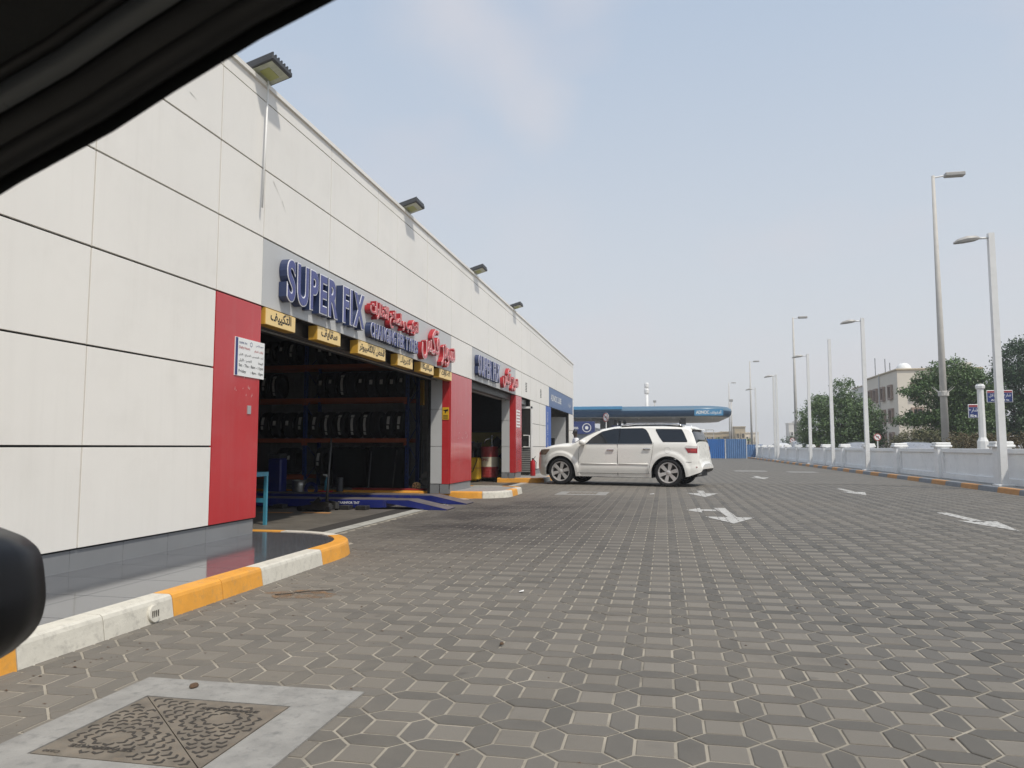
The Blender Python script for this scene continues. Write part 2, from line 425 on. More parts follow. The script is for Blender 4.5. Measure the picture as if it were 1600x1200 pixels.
class MB:
    def __init__(s):
        s.v = []; s.f = []; s.mi = []; s.cur = 0
    def add(s, vs, fs):
        b = len(s.v)
        s.v += [tuple(p) for p in vs]
        s.f += [tuple(b + i for i in f) for f in fs]
        s.mi += [s.cur] * len(fs)
        return s
    def box(s, x0, x1, y0, y1, z0, z1, bev=0):
        if bev:
            return s.bbox(x0, x1, y0, y1, z0, z1, bev)
        v = [(x, y, z) for z in (z0, z1) for y in (y0, y1) for x in (x0, x1)]
        return s.add(v, [(0, 2, 3, 1), (4, 5, 7, 6), (0, 1, 5, 4), (2, 6, 7, 3), (0, 4, 6, 2), (1, 3, 7, 5)])
    def bbox(s, x0, x1, y0, y1, z0, z1, b):
        # chamfered box: convex hull of 24 points
        import bmesh
        bm = bmesh.new()
        for x, a in ((x0, 1), (x1, -1)):
            for y, c in ((y0, 1), (y1, -1)):
                for z, d in ((z0, 1), (z1, -1)):
                    bm.verts.new((x, y + c * b, z + d * b)); bm.verts.new((x + a * b, y, z + d * b)); bm.verts.new((x + a * b, y + c * b, z))
        bmesh.ops.convex_hull(bm, input=bm.verts)
        bm.verts.index_update()
        vs = [tuple(q.co) for q in bm.verts]
        fs = [[q.index for q in f.verts] for f in bm.faces]
        bm.free()
        return s.add(vs, fs)
    def xform(s, mtx, start=0):
        for i in range(start, len(s.v)):
            s.v[i] = tuple(mtx @ Vector(s.v[i]))
        return s
    def prism(s, poly, fn0, fn1):
        # poly list of 2D; fn maps 2D->3D for the two caps
        n = len(poly)
        v = [fn0(*p) for p in poly] + [fn1(*p) for p in poly]
        f = [tuple(range(n))[::-1], tuple(range(n, 2 * n))] + [(i, (i + 1) % n, n + (i + 1) % n, n + i) for i in range(n)]
        return s.add(v, f)
    def prismz(s, poly, z0, z1):
        return s.prism(poly, lambda a, b: (a, b, z0), lambda a, b: (a, b, z1))
    def tube(s, pts, r, n=8, caps=True, sq=None, up=None):
        pts = [Vector(p) for p in pts]
        m = len(pts)
        rs = r if isinstance(r, (list, tuple)) else [r] * m
        rings = []
        ref = Vector(up) if up else None
        for i, p in enumerate(pts):
            d = (pts[min(i + 1, m - 1)] - pts[max(i - 1, 0)]).normalized()
            if ref is None:
                ref = Vector((0, 0, 1)) if abs(d.z) < .9 else Vector((1, 0, 0))
            a = (ref - d * ref.dot(d)).normalized()
            b = d.cross(a)
            ref = a
            ring = []
            for k in range(n):
                t = 2 * pi * (k + (.5 if n == 4 else 0)) / n
                q = rs[i] * (1.414 if n == 4 else 1)
                sa, sb = (sq if sq else (1, 1))
                ring.append(p + a * cos(t) * q * sa + b * sin(t) * q * sb)
            rings.append(ring)
        v = [q for ring in rings for q in ring]
        f = []
        for i in range(m - 1):
            for k in range(n):
                f.append((i * n + k, i * n + (k + 1) % n, (i + 1) * n + (k + 1) % n, (i + 1) * n + k))
        if caps:
            f.append(tuple(range(n))[::-1]); f.append(tuple((m - 1) * n + k for k in range(n)))
        return s.add(v, f)
    def lathe(s, prof, n=24, origin=(0, 0, 0), axis='Z', mtx=None):
        # prof: list of (radius, height)
        o = Vector(origin)
        v = []
        for r, h in prof:
            for k in range(n):
                t = 2 * pi * k / n
                a, b = r * cos(t), r * sin(t)
                q = {'Z': (a, b, h), 'X': (h, a, b), 'Y': (a, h, b)}[axis]
                v.append(o + Vector(q))
        f = []
        for i in range(len(prof) - 1):
            for k in range(n):
                q = (i * n + k, i * n + (k + 1) % n, (i + 1) * n + (k + 1) % n, (i + 1) * n + k)
                f.append(q if axis != 'Y' else q[::-1])
        return s.add(v, f)
    def grid(s, P):
        nr, nc = len(P), len(P[0])
        return s.add([q for row in P for q in row], [(i * nc + j, i * nc + j + 1, (i + 1) * nc + j + 1, (i + 1) * nc + j) for i in range(nr - 1) for j in range(nc - 1)])
    def build(s, name, m, parent=None, smooth=False, kind=None, label=None, local=False, fix=True, angle=None):
        me = bpy.data.meshes.new(name)
        off = Vector((0, 0, 0)) if (local or parent is None) else wloc(parent)
        me.from_pydata([tuple(Vector(p) - off) for p in s.v], [], s.f)
        ms = m if isinstance(m, (list, tuple)) else [m]
        for x in ms:
            me.materials.append(M[x] if isinstance(x, str) else x)
        if len(ms) > 1:
            me.polygons.foreach_set('material_index', s.mi)
        if fix and len(s.f) < 60000:
            import bmesh
            bm = bmesh.new(); bm.from_mesh(me)
            bmesh.ops.recalc_face_normals(bm, faces=bm.faces)
            bm.to_mesh(me); bm.free()
        if smooth:
            me.polygons.foreach_set('use_smooth', [True] * len(me.polygons))
            if angle is not None:
                try: me.set_sharp_from_angle(angle=RAD(angle))
                except Exception: pass
        o = bpy.data.objects.new(name, me)
        COL.objects.link(o)
        if parent is not None: o.parent = parent
        if kind: o['kind'] = kind
        if label: o['label'] = label
        return o

def copy_tree(o, parent=None):
    c = o.copy()
    COL.objects.link(c)
    if parent is not None: c.parent = parent
    for ch in list(o.children):
        copy_tree(ch, c)
    return c

def clip_poly(poly, clip):
    # Sutherland-Hodgman, clip is a counter-clockwise convex polygon
    out = poly
    for i in range(len(clip)):
        a, b = clip[i], clip[(i + 1) % len(clip)]
        inp, out = out, []
        if not inp: return []
        side = lambda p: (b[0] - a[0]) * (p[1] - a[1]) - (b[1] - a[1]) * (p[0] - a[0])
        for j in range(len(inp)):
            p, q = inp[j], inp[(j + 1) % len(inp)]
            sp, sq_ = side(p), side(q)
            if sp >= 0: out.append(p)
            if (sp > 0 and sq_ < 0) or (sp < 0 and sq_ > 0):
                t = sp / (sp - sq_)
                out.append((p[0] + t * (q[0] - p[0]), p[1] + t * (q[1] - p[1])))
    return out

# ------------------------------------------------------------------ text
AF = {'ا': ('FE8D', 'FE8E', None, None), 'ب': ('FE8F', 'FE90', 'FE91', 'FE92'), 'ت': ('FE95', 'FE96', 'FE97', 'FE98'), 'ح': ('FEA1', 'FEA2', 'FEA3', 'FEA4'), 'خ': ('FEA5', 'FEA6', 'FEA7', 'FEA8'), 'د': ('FEA9', 'FEAA', None, None), 'ر': ('FEAD', 'FEAE', None, None), 'س': ('FEB1', 'FEB2', 'FEB3', 'FEB4'), 'ش': ('FEB5', 'FEB6', 'FEB7', 'FEB8'), 'ص': ('FEB9', 'FEBA', 'FEBB', 'FEBC'), 'ط': ('FEC1', 'FEC2', 'FEC3', 'FEC4'), 'ع': ('FEC9', 'FECA', 'FECB', 'FECC'), 'ف': ('FED1', 'FED2', 'FED3', 'FED4'), 'ق': ('FED5', 'FED6', 'FED7', 'FED8'), 'ك': ('FED9', 'FEDA', 'FEDB', 'FEDC'), 'ل': ('FEDD', 'FEDE', 'FEDF', 'FEE0'), 'م': ('FEE1', 'FEE2', 'FEE3', 'FEE4'), 'ن': ('FEE5', 'FEE6', 'FEE7', 'FEE8'), 'ه': ('FEE9', 'FEEA', 'FEEB', 'FEEC'), 'و': ('FEED', 'FEEE', None, None), 'ي': ('FEF1', 'FEF2', 'FEF3', 'FEF4'), 'ة': ('FE93', 'FE94', None, None), 'ء': ('FE80', None, None, None), 'أ': ('FE83', 'FE84', None, None), 'ج': ('FE9D', 'FE9E', 'FE9F', 'FEA0'), 'لا': ('FEFB', 'FEFC', None, None)}
def ar(s):
    t = []; i = 0
    while i < len(s):
        if s[i:i + 2] == 'لا': t.append('لا'); i += 2
        else: t.append(s[i]); i += 1
    o = []
    for k, c in enumerate(t):
        if c not in AF: o.append(c); continue
        f = AF[c]; p = t[k - 1] if k else None; n = t[k + 1] if k + 1 < len(t) else None
        jp = p in AF and AF[p][2] is not None and f[1] is not None
        jn = f[2] is not None and n in AF and AF[n][1] is not None
        v = f[3] if jp and jn else f[1] if jp else f[2] if jn else f[0]
        o.append(chr(int(v, 16)))
    return ''.join(reversed(o))

_tc = {}
def text_geo(s, offset=0., extrude=0., res=4, stagger=True):
    k = (s, offset, extrude, res)
    if k in _tc: return _tc[k]
    c = bpy.data.curves.new('t', 'FONT')
    c.body = s; c.offset = offset; c.extrude = extrude; c.resolution_u = res
    o = bpy.data.objects.new('t', c)
    COL.objects.link(o)
    C.view_layer.update()
    dg = C.evaluated_depsgraph_get()
    me = bpy.data.meshes.new_from_object(o.evaluated_get(dg))
    V = [list(v.co) for v in me.vertices]
    F = [tuple(p.vertices) for p in me.polygons]
    bpy.data.objects.remove(o)
    bpy.data.curves.remove(c)
    bpy.data.meshes.remove(me)
    if stagger and len(V):
        par = list(range(len(V)))
        def find(a):
            while par[a] != a:
                par[a] = par[par[a]]; a = par[a]
            return a
        for f in F:
            for j in f[1:]:
                ra, rb = find(f[0]), find(j)
                if ra != rb: par[ra] = rb
        roots = {}
        for i in range(len(V)):
            roots.setdefault(find(i), []).append(i)
        isl = sorted(roots.values(), key=lambda g: min(V[i][0] for i in g))
        for n, g in enumerate(isl):
            for i in g: V[i][2] += (n % 3) * .0012 * (1 if extrude == 0 else 3)
    _tc[k] = (V, F)
    return V, F

def text_mb(mb, s, origin, ux, uy, width=None, height=None, offset=0., depth=0., base=True, res=6, center=False, zstag=1.0):
    """flat or extruded text laid out from origin; ux = reading direction, uy = up"""
    V, F = text_geo(s, offset, 0.5 if depth else 0., res)
    if not V: return
    xs = [v[0] for v in V]; ys = [v[1] for v in V]
    x0, x1, y0, y1 = min(xs), max(xs), min(ys), max(ys)
    sx = width / (x1 - x0) if width else None
    sy = height / (y1 - y0) if height else None
    if sx is None: sx = sy
    if sy is None: sy = sx
    ux, uy = Vector(ux), Vector(uy)
    uz = ux.cross(uy)
    o = Vector(origin)
    cx = (x1 - x0) * sx / 2 if center else 0
    vs = [o + ux * ((v[0] - x0) * sx - cx) + uy * ((v[1] - y0) * sy) + uz * ((((v[2] + .5) * depth) if depth else v[2] * zstag)) for v in V]
    mb.add(vs, F)

UY, UZ, UX = (0, 1, 0), (0, 0, 1), (1, 0, 0)
A = -4.6                                 # plane of the service building's front

# ------------------------------------------------------------------ ground
def sheet(name, m, x0, x1, y0, y1, z, kind='structure', parent=None):
    return MB().add([(x0, y0, z), (x1, y0, z), (x1, y1, z), (x0, y1, z)], [(0, 1, 2, 3)]).build(name, m, parent, kind=kind)
sheet('ground', 'ground', -320, 420, -90, 700, -.06)
paving = sheet('paving', 'sand', -4.2, 8.06, -6, 24, -.0042)
sheet('paving_beyond', 'paver_far', -4.2, 8.06, 23.93, 130, 0)
sheet('paving_beyond', 'paver_far', -16, -4.2, 41, 130, 0)
sheet('road', 'asphalt', 10.5, 24, -60, 420, -.02)

# manhole extents (pavers under it are left out)
MHX0, MHX1, MHY0, MHY1 = -2.47, -1.36, 2.2, 3.32
def kerb_out(x, y):      # pavement islands cover the paving here
    if x < -3.34 and y < 7.2: return True
    if x < -3.2 and y < 8.25 and (x + 4.3) ** 2 + (y - 7.15) ** 2 < .95 ** 2: return True
    return False
half = SQ / 2
def paver_poly(kind, cx, cy):
    h, q = half, PP / 2
    if kind == 0:
        return [(cx - h, cy - h), (cx + h, cy - h), (cx + h, cy + h), (cx - h, cy + h)]
    if kind == 1:   # between squares in x
        return [(cx - (q - h), cy - h), (cx, cy - q), (cx + (q - h), cy - h), (cx + (q - h), cy + h), (cx, cy + q), (cx - (q - h), cy + h)]
    return [(cx - h, cy - (q - h)), (cx + h, cy - (q - h)), (cx + q, cy), (cx + h, cy + (q - h)), (cx - h, cy + (q - h)), (cx - q, cy)]
def inset(poly, d):
    n = len(poly); out = []
    for i in range(n):
        p0, p1, p2 = Vector(poly[i - 1]), Vector(poly[i]), Vector(poly[(i + 1) % n])
        e1 = (p1 - p0).normalized(); e2 = (p2 - p1).normalized()
        n1 = Vector((-e1.y, e1.x)); n2 = Vector((-e2.y, e2.x))
        b = (n1 + n2)
        k = d / max(.25, (b.normalized().dot(n1)))
        q = p1 + b.normalized() * k
        out.append((q.x, q.y))
    return out
def paver_geo(mb, poly, cx, cy, rnd):
    dz = rnd.uniform(-.0008, .0008); tx = rnd.uniform(-.005, .005); ty = rnd.uniform(-.005, .005)
    j = .0050 + rnd.uniform(0, .0018)
    a = inset(poly, j); b = inset(poly, j + .004)
    n = len(poly)
    top = [(x, y, dz + (x - cx) * tx + (y - cy) * ty) for x, y in b]
    mid = [(x, y, dz - .003 + (x - cx) * tx + (y - cy) * ty) for x, y in a]
    bot = [(x, y, -.02) for x, y in a]
    fs = [tuple(range(n))]
    for i in range(n):
        k = (i + 1) % n
        fs.append((n + i, n + k, k, i)); fs.append((2 * n + i, 2 * n + k, n + k, n + i))
    mb.add(top + mid + bot, fs)
stones = []
i0, i1 = int((-4.15 - X0) / PP), int((8.0 - X0) / PP)
for iy in range(-14, int((24 - Y0) / PP) + 1):
    for ix in range(i0, i1 + 1):
        for kind, ox, oy in ((0, 0, 0), (1, .5, 0), (2, 0, .5)):
            cx, cy = X0 + (ix + ox) * PP, Y0 + (iy + oy) * PP
            if cy > 23.85 or cx > 7.95 or cx < -4.1: continue
            if kerb_out(cx, cy): continue
            if cx < -3.6 and cy > 7.9 and not (8.3 < cy): continue
            if MHX0 + .14 < cx < MHX1 - .14 and MHY0 < cy < MHY1 - .14: continue
            stones.append((kind, cx, cy))
def stone_key(s):
    k, x, y = s
    # nearest first among those in view
    vis = y > 2.35 and (-.62 * y - .35 < x < .50 * y + .3)
    return (0 if vis else 1, x * x + y * y)
stones.sort(key=stone_key)
rp = random.Random(3)
base_pav = {}
for k in (0, 1, 2):
    for variant in range(5):
        mb = MB(); paver_geo(mb, paver_poly(k, 0, 0), 0, 0, rp)
        o = mb.build('paver', 'paver', None, fix=False)
        base_pav[(k, variant)] = o.data
        bpy.data.objects.remove(o)
for n, (k, x, y) in enumerate(stones[:299]):
    o = bpy.data.objects.new('paver', base_pav[(k, rp.randrange(5))])
    o.location = (x, y, rp.uniform(-.001, .001))
    COL.objects.link(o)
    o.parent = paving
mb = MB()
for k, x, y in stones[299:]:
    paver_geo(mb, paver_poly(k, x, y), x, y, rp)
mb.build('paver', 'paver', paving, kind='stuff', fix=False)

# ------------------------------------------------------------------ pavements with painted kerbstones
def arc(cx, cy, r, a0, a1, n):
    return [(cx + r * cos(RAD(a0 + (a1 - a0) * i / n)), cy + r * sin(RAD(a0 + (a1 - a0) * i / n))) for i in range(n + 1)]
def resample(path, step=.06):
    out = [Vector(path[0])]; L = [0.]
    for a, b in zip(path[:-1], path[1:]):
        a, b = Vector(a), Vector(b); d = (b - a).length
        n = max(1, int(d / step))
        for i in range(1, n + 1):
            out.append(a.lerp(b, i / n)); L.append(L[-1] + d / n)
    return out, L
def kerb(path, cuts, parent, prof=None, h=.145, w=.17):
    """path outer foot line, body to its left; cuts: list of (length_end, material)"""
    pts, L = resample(path, .12)
    def at(s):
        for i in range(len(L) - 1):
            if L[i + 1] >= s - 1e-9:
                t = (s - L[i]) / (L[i + 1] - L[i]); d = (pts[i + 1] - pts[i]).normalized()
                return pts[i].lerp(pts[i + 1], t), d
        return pts[-1], (pts[-1] - pts[-2]).normalized()
    prof = prof or [(0, -.03), (.022, h - .03), (.030, h - .010), (.045, h), (w, h), (w, -.03)]
    s0 = 0
    for s1, m in cuts:
        s1 = min(s1, L[-1])
        a, b = s0 + .003, s1 - .003
        if b - a < .02: s0 = s1; continue
        ss = [a] + [x for x in L if a + .02 < x < b - .02] + [b]
        if len(ss) > 2 and abs(at(a)[1].dot(at(b)[1])) > .9999: ss = [a, b]
        mb = MB(); n = len(prof)
        for s in ss:
            p, d = at(s); nrm = Vector((-d.y, d.x))
            mb.v += [(p.x + nrm.x * o, p.y + nrm.y * o, z) for o, z in prof]
        for i in range(len(ss) - 1):
            for k in range(n - 1):
                mb.f.append((i * n + k, i * n + k + 1, (i + 1) * n + k + 1, (i + 1) * n + k))
        mb.f.append(tuple(range(n))); mb.f.append(tuple((len(ss) - 1) * n + k for k in range(n))[::-1])
        mb.mi = [0] * len(mb.f)
        mb.build('kerbstone', m, parent)
        s0 = s1
def tiles_in(region, x0, x1, y0, y1, sx, sy, z, parent, m='tile', g=.003, ox=0, oy=0, name='paving_tile', th=.02):
    yy = y0
    while yy < y1 - .01:
        xx = x0
        while xx < x1 - .01:
            q = [(xx + g, yy + g), (min(xx + sx, x1) - g, yy + g), (min(xx + sx, x1) - g, min(yy + sy, y1) - g), (xx + g, min(yy + sy, y1) - g)]
            q = clip_poly(q, region)
            if len(q) >= 3:
                MB().prismz(q, z - th, z).build(name, m, parent)
            xx += sx
        yy += sy
Y_, W_ = 'kerby', 'kerbw'
# first pavement, left foreground
pv = MB()
reg1 = [(-5.6, -4.0), (-3.37, -4.0), (-3.37, 7.15)] + arc(-4.3, 7.15, .93, 8, 90, 9) + [(-5.6, 8.08)]
pv.prismz(reg1, -.03, .128)
pav1 = pv.build('pavement', 'grout', None, kind='structure')
path1 = [(-3.2, -4), (-3.2, 7.15)] + arc(-4.3, 7.15, 1.1, 8, 90, 12)[0:] + [(-7.0, 8.25)]
# lengths: y=3.30 -> 7.30 etc
c0 = 4.0
cuts1 = [(c0 + 1.9, W_), (c0 + 3.3, Y_), (c0 + 3.9, W_), (c0 + 4.53, W_), (c0 + 5.1, Y_), (c0 + 5.66, Y_), (c0 + 6.75, W_), (c0 + 8.05, Y_), (c0 + 8.95, W_), (c0 + 20, Y_)]
kerb(path1, cuts1, pav1)
tiles_in(reg1, -5.0 + .02, -3.37, -1.0, 8.1, .6, .6, .138, pav1)
# drain outlet in the kerb face
mb = MB()
mb.lathe([(.0, .0), (.052, .0), (.055, -.004), (.055, -.03)], 20, (0, 0, 0), 'X')
mb.xform(Matrix.Translation((-3.196, 4.33, .062)) @ Matrix.Rotation(RAD(-8), 4, 'Y'))
dr = mb.build('drain_outlet', 'kerbw', pav1, smooth=True, angle=30)
mb = MB()
for k in range(4):
    mb.box(-3.1945, -3.1915, 4.33 - .030 + k * .018, 4.33 - .024 + k * .018, .040, .082)
mb.xform(Matrix.Identity(4))
mb.build('slot', 'irondark', dr)

# island between the two workshop bays
reg2 = [(-12, 16.15), (-4.1, 16.15)] + arc(-4.1, 16.7, .55, -80, 0, 6) + arc(-4.1, 17.9, .55, 0, 80, 6) + [(-4.1, 18.45), (-12, 18.45)]
pav2 = MB().prismz(reg2, -.03, .135).build('pavement', 'concrete', None, kind='structure')
path2 = [(-12, 15.98), (-4.1, 15.98)] + arc(-4.1, 16.7, .72, -82, 0, 8) + arc(-4.1, 17.9, .72, 0, 90, 8) + [(-12, 18.62)]
kerb(path2, [(4.3, Y_), (5.6, Y_), (8.1, Y_), (9.15, W_), (9.75, Y_), (10.4, W_), (11.2, Y_), (12, W_), (20, Y_)], pav2)
# long pavement past the second bay
reg3 = [(-5.2, 23.45), (-3.9, 23.45), (-3.9, 39.5), (-5.2, 39.5)]
pav3 = MB().prismz(reg3, -.03, .135).build('pavement', 'concrete', None, kind='structure')
kerb([(-5.2, 23.28), (-4.2, 23.28)] + arc(-4.2, 23.78, .5, -85, 0, 6) + [(-3.7, 39.6)], [(1.6, Y_)] + [(1.6 + 1.1 * k, W_ if k % 2 else Y_) for k in range(1, 16)], pav3)
# right-hand kerb with orange and grey blocks
pav4 = MB().box(8.2, 10.4, 2, 78, -.03, .115).build('pavement', 'concrete', None, kind='structure')
cuts = []
y = 2.0; k = 0
bounds = []
b = 20.7 - 1.17 * 20
while b < 78:
    bounds.append(b); b += 1.17
for i in range(len(bounds) - 1):
    if bounds[i + 1] < 2.3: continue
    cuts.append((78 - bounds[i], 'kerbo' if (i - 20) % 2 else 'kerbg'))
cuts = sorted([(78 - bounds[i], 'kerbo' if (i - 20) % 2 else 'kerbg') for i in range(len(bounds)) if bounds[i] > 2.2])
cuts.append((76, 'kerbg'))
kerb([(8.05, 78), (8.05, 2)], [(a, m) for a, m in cuts], pav4, h=.13, w=.17)

# drain channel and pale strip before the bays, workshop floors
for nm, m, x0, x1, z in (('drain_grate', 'irondark', -4.75, -4.42, .001), ('edge_strip', 'stripw', -4.42, -4.2, .003)):
    sheet(nm, m, x0, x1, 8.27, 15.95, z)
    sheet(nm, m, x0, x1, 18.65, 23.26, z)
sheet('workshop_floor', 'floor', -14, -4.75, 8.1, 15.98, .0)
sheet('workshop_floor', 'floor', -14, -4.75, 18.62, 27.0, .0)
sheet('workshop_floor', 'greytile', -10, -4.9, 30.0, 36.6, .12)
pa = MB()
for x0, x1, yy in ((-7.6, -7.1, 11.75), (-6.85, -6.2, 11.8), (-6.1, -5.55, 11.9)):
    pa.add([(x0, yy, .004), (x1, yy - .02, .004), (x1 - .03, yy + .16, .004), (x0 + .05, yy + .15, .004)], [(0, 1, 2, 3)])
pa.build('floor_line', 'kerbo', None, kind='structure')

# road arrows
def marking(name, polys, label):
    mb = MB()
    for p in polys:
        mb.add([(x, y, .0045) for x, y in p], [tuple(range(len(p)))])
    return mb.build(name, 'paint_arrow', None, kind='structure', fix=False)
marking('road_arrow', [[(.87, 14.35), (.98, 12.5), (1.12, 12.5), (1.07, 14.35)][::-1], [(.62, 12.55), (.98, 11.5), (1.38, 12.5)][::-1][::-1],
                       [(.62, 13.98), (.87, 13.98), (.88, 13.62), (.62, 13.62)][::-1], [(.62, 13.3), (.62, 14.3), (.36, 13.75)][::1]], '')
marking('road_arrow', [[(4.50, 21.6), (4.66, 21.6), (4.66, 20.0), (4.50, 20.0)][::-1], [(4.30, 20.1), (4.58, 18.8), (4.86, 20.1)]], '')
marking('road_arrow', [[(4.52, 14.1), (4.70, 14.1), (4.70, 12.5), (4.52, 12.5)][::-1], [(4.34, 12.6), (4.61, 11.2), (4.88, 12.6)]], '')
marking('road_arrow', [[(.80, 19.9), (.96, 19.9), (.96, 18.7), (.80, 18.7)][::-1], [(.50, 18.8), (.88, 17.4), (1.26, 18.8)]], '')
marking('road_arrow', [[(3.3, 30.2), (3.5, 30.2), (3.5, 28.8), (3.3, 28.8)][::-1], [(3.05, 28.9), (3.4, 27.5), (3.75, 28.9)]], '')

# ------------------------------------------------------------------ manhole
mh = thing('manhole', 'rusty square sewerage cover in a pale concrete surround, front left of the paving', 'manhole', (-1.92, 2.78, 0))
mb = MB()
q = [(MHX0, MHY0 - .0), (MHX1, MHY0), (MHX1 + .005, MHY1 + .01), (MHX0 + .01, MHY1 - .005)]
cvx0, cvx1, cvy0, cvy1 = -2.29, -1.60, 2.43, 3.07
o8 = [(MHX0, MHY0), (MHX1, MHY0), (MHX1, MHY1), (MHX0, MHY1)]
i8 = [(cvx0 - .006, cvy0 - .006), (cvx1 + .006, cvy0 - .006), (cvx1 + .006, cvy1 + .006), (cvx0 - .006, cvy1 + .006)]
vs = [(x, y, .006) for x, y in o8] + [(x, y, .007) for x, y in i8] + [(x, y, -.03) for x, y in o8] + [(x, y, -.03) for x, y in i8]
mb.add(vs, [(i, (i + 1) % 4, 4 + (i + 1) % 4, 4 + i) for i in range(4)] + [(8 + i, 8 + (i + 1) % 4, (i + 1) % 4, i) for i in range(4)] + [(4 + i, 4 + (i + 1) % 4, 12 + (i + 1) % 4, 12 + i) for i in range(4)])
mb.build('surround', 'concrete', mh)
MB().add([(cvx0 - .02, cvy0 - .02, -.004), (cvx1 + .02, cvy0 - .02, -.004), (cvx1 + .02, cvy1 + .02, -.004), (cvx0 - .02, cvy1 + .02, -.004)], [(0, 1, 2, 3)]).build('frame_gap', 'irondark', mh)
# the cover is two triangular plates split along a diagonal, with a raised rim and chevron lugs
def tri(pts, nm):
    mb = MB().prismz(inset(pts, .002), -.01, .006)
    return mb.build(nm, 'iron', mh)
c00, c10, c11, c01 = (cvx0, cvy0), (cvx1, cvy0), (cvx1, cvy1), (cvx0, cvy1)
tri([c00, c10, c01], 'cover_plate'); tri([c10, c11, c01], 'cover_plate')
mb = MB()
rr = random.Random(5)
mcx, mcy = (cvx0 + cvx1) / 2, (cvy0 + cvy1) / 2
def chevron(mb, x, y, a, s):
    w = .013 * s; L = .020 * s
    pts = [(-L, -L * .75), (0, 0), (L, -L * .75), (L, -L * .75 + w), (0, w * 1.1), (-L, -L * .75 + w)]
    for quad in ([0, 1, 4, 5], [1, 2, 3, 4]):
        P = [(x + pts[i][0] * cos(a) - pts[i][1] * sin(a), y + pts[i][0] * sin(a) + pts[i][1] * cos(a)) for i in quad]
        mb.add([(p[0], p[1], .0075) for p in P] + [(p[0], p[1], .0055) for p in P], [(0, 1, 2, 3)] + [(i, 4 + i, 4 + (i + 1) % 4, (i + 1) % 4) for i in range(4)])
occ = []
for (fx, fy, sgn) in ((cvx1 - .20, cvy1 - .19, 1), (cvx0 + .20, cvy0 + .19, -1)):
    for ring in range(1, 13):
        R_ = .030 + ring * .042
        n = int(2 * pi * R_ / .056)
        for k in range(n):
            a = 2 * pi * k / n + ring * .3
            x, y = fx + R_ * cos(a), fy + R_ * sin(a) * .92
            if not (cvx0 + .02 < x < cvx1 - .02 and cvy0 + .02 < y < cvy1 - .02): continue
            d = ((x - cvx0) / (cvx1 - cvx0) + (y - cvy0) / (cvy1 - cvy0) - 1) * sgn
            if d < .035: continue
            if ring == 4 and sin(a) * sgn > .35: continue        # room for the lettering
            if (x - (cvx1 - .06 if sgn > 0 else cvx0 + .06)) ** 2 + (y - (cvy1 - .05 if sgn > 0 else cvy0 + .05)) ** 2 < .07 ** 2: continue
            chevron(mb, x, y, a - pi / 2, 1.0)
mb.build('chevron_lug', 'irondark', mh, kind='stuff', fix=False)
mb = MB()
text_mb(mb, 'SEWERAGE', (cvx1 - .36, cvy1 - .105, .0082), (1, 0, 0), (0, 1, 0), width=.27, height=.026, offset=.02, zstag=.1)
text_mb(mb, 'SEWERAGE', (cvx0 + .36, cvy0 + .105, .0082), (-1, 0, 0), (0, -1, 0), width=.27, height=.026, offset=.02, zstag=.1)
text_mb(mb, 'C250', (cvx0 + .10, cvy0 + .04, .0082), (-1, 0, 0), (0, -1, 0), width=.07, height=.018, offset=.02, zstag=.1)
mb.build('lettering', 'irondark', mh, fix=False)

# small debris on the paving
for nm, x, y, s, lab in (('stone', -2.16, 3.22, .018, 'small brown stone lying on the concrete surround of the manhole'),
                         ('paper_scrap', -1.10, 5.80, .02, 'small white paper scrap lying on the paving in the middle foreground'),
                         ('paper_scrap', -.30, 18.2, .055, 'white paper scrap lying on the paving before the white car'),
                         ('stone', -.92, 4.25, .012, 'small black pebble on the paving in the centre foreground')):
    mb = MB()
    if nm == 'stone':
        mb.lathe([(0, 0), (s * .8, .1 * s), (s, .5 * s), (s * .7, 1.1 * s), (0, 1.3 * s)], 7, (x, y, .004))
        mb.v = [(vx + rr.uniform(-1, 1) * s * .15, vy + (vy - y) * .5, vz) for vx, vy, vz in mb.v]
    else:
        mb.add([(x - s, y - s * .7, .004), (x + s, y - s * .6, .012), (x + s * .8, y + s * .7, .018), (x - s * .9, y + s * .8, .006)], [(0, 1, 2, 3)])
    o = mb.build(nm, 'debris' if nm == 'stone' else 'white', None)
    setp(o, lab, 'stone' if nm == 'stone' else 'paper scrap')
mb = MB()
rr = random.Random(11)
for _ in range(420):
    x, y = rr.uniform(-3.1, 4.5), 2.3 + rr.random() ** 1.6 * 14
    if rr.random() < .5: x = -3.1 + rr.random() ** 2 * 1.6
    s = rr.uniform(.002, .0075)
    a = rr.uniform(0, 6.3)
    mb.add([(x + s * 1.7 * cos(a + t), y + s * sin(a + t), .001 + (s * .6 if k % 2 else 0)) for k, t in enumerate((0, 1.6, 3.1, 4.7))], [(0, 1, 2, 3)])
mb.build('litter', 'debris', None, kind='stuff', fix=False)['label'] = 'fine grit and litter scattered over the paving'

# rusty powder patch with a twig
mb = MB(); n_ = 18
cx_, cy_ = -2.72, 5.38
mb.add([(cx_ + (.26 + .05 * sin(k * 2.3) + .03 * sin(k * 5.1)) * cos(k * 2 * pi / n_), cy_ + (.17 + .03 * sin(k * 1.7)) * sin(k * 2 * pi / n_), .0022) for k in range(n_)], [tuple(range(n_))])
setp(mb.build('powder_spill', 'spill', None, fix=False), 'faint orange brown powder spilled on the paving near the kerb', 'spill')
setp(MB().tube([(-2.90, 5.30, .008), (-2.80, 5.33, .014), (-2.70, 5.42, .018), (-2.55, 5.56, .008)], .004, 5).build('twig', 'irondark', None), 'thin dark twig lying on the orange powder spill', 'twig')
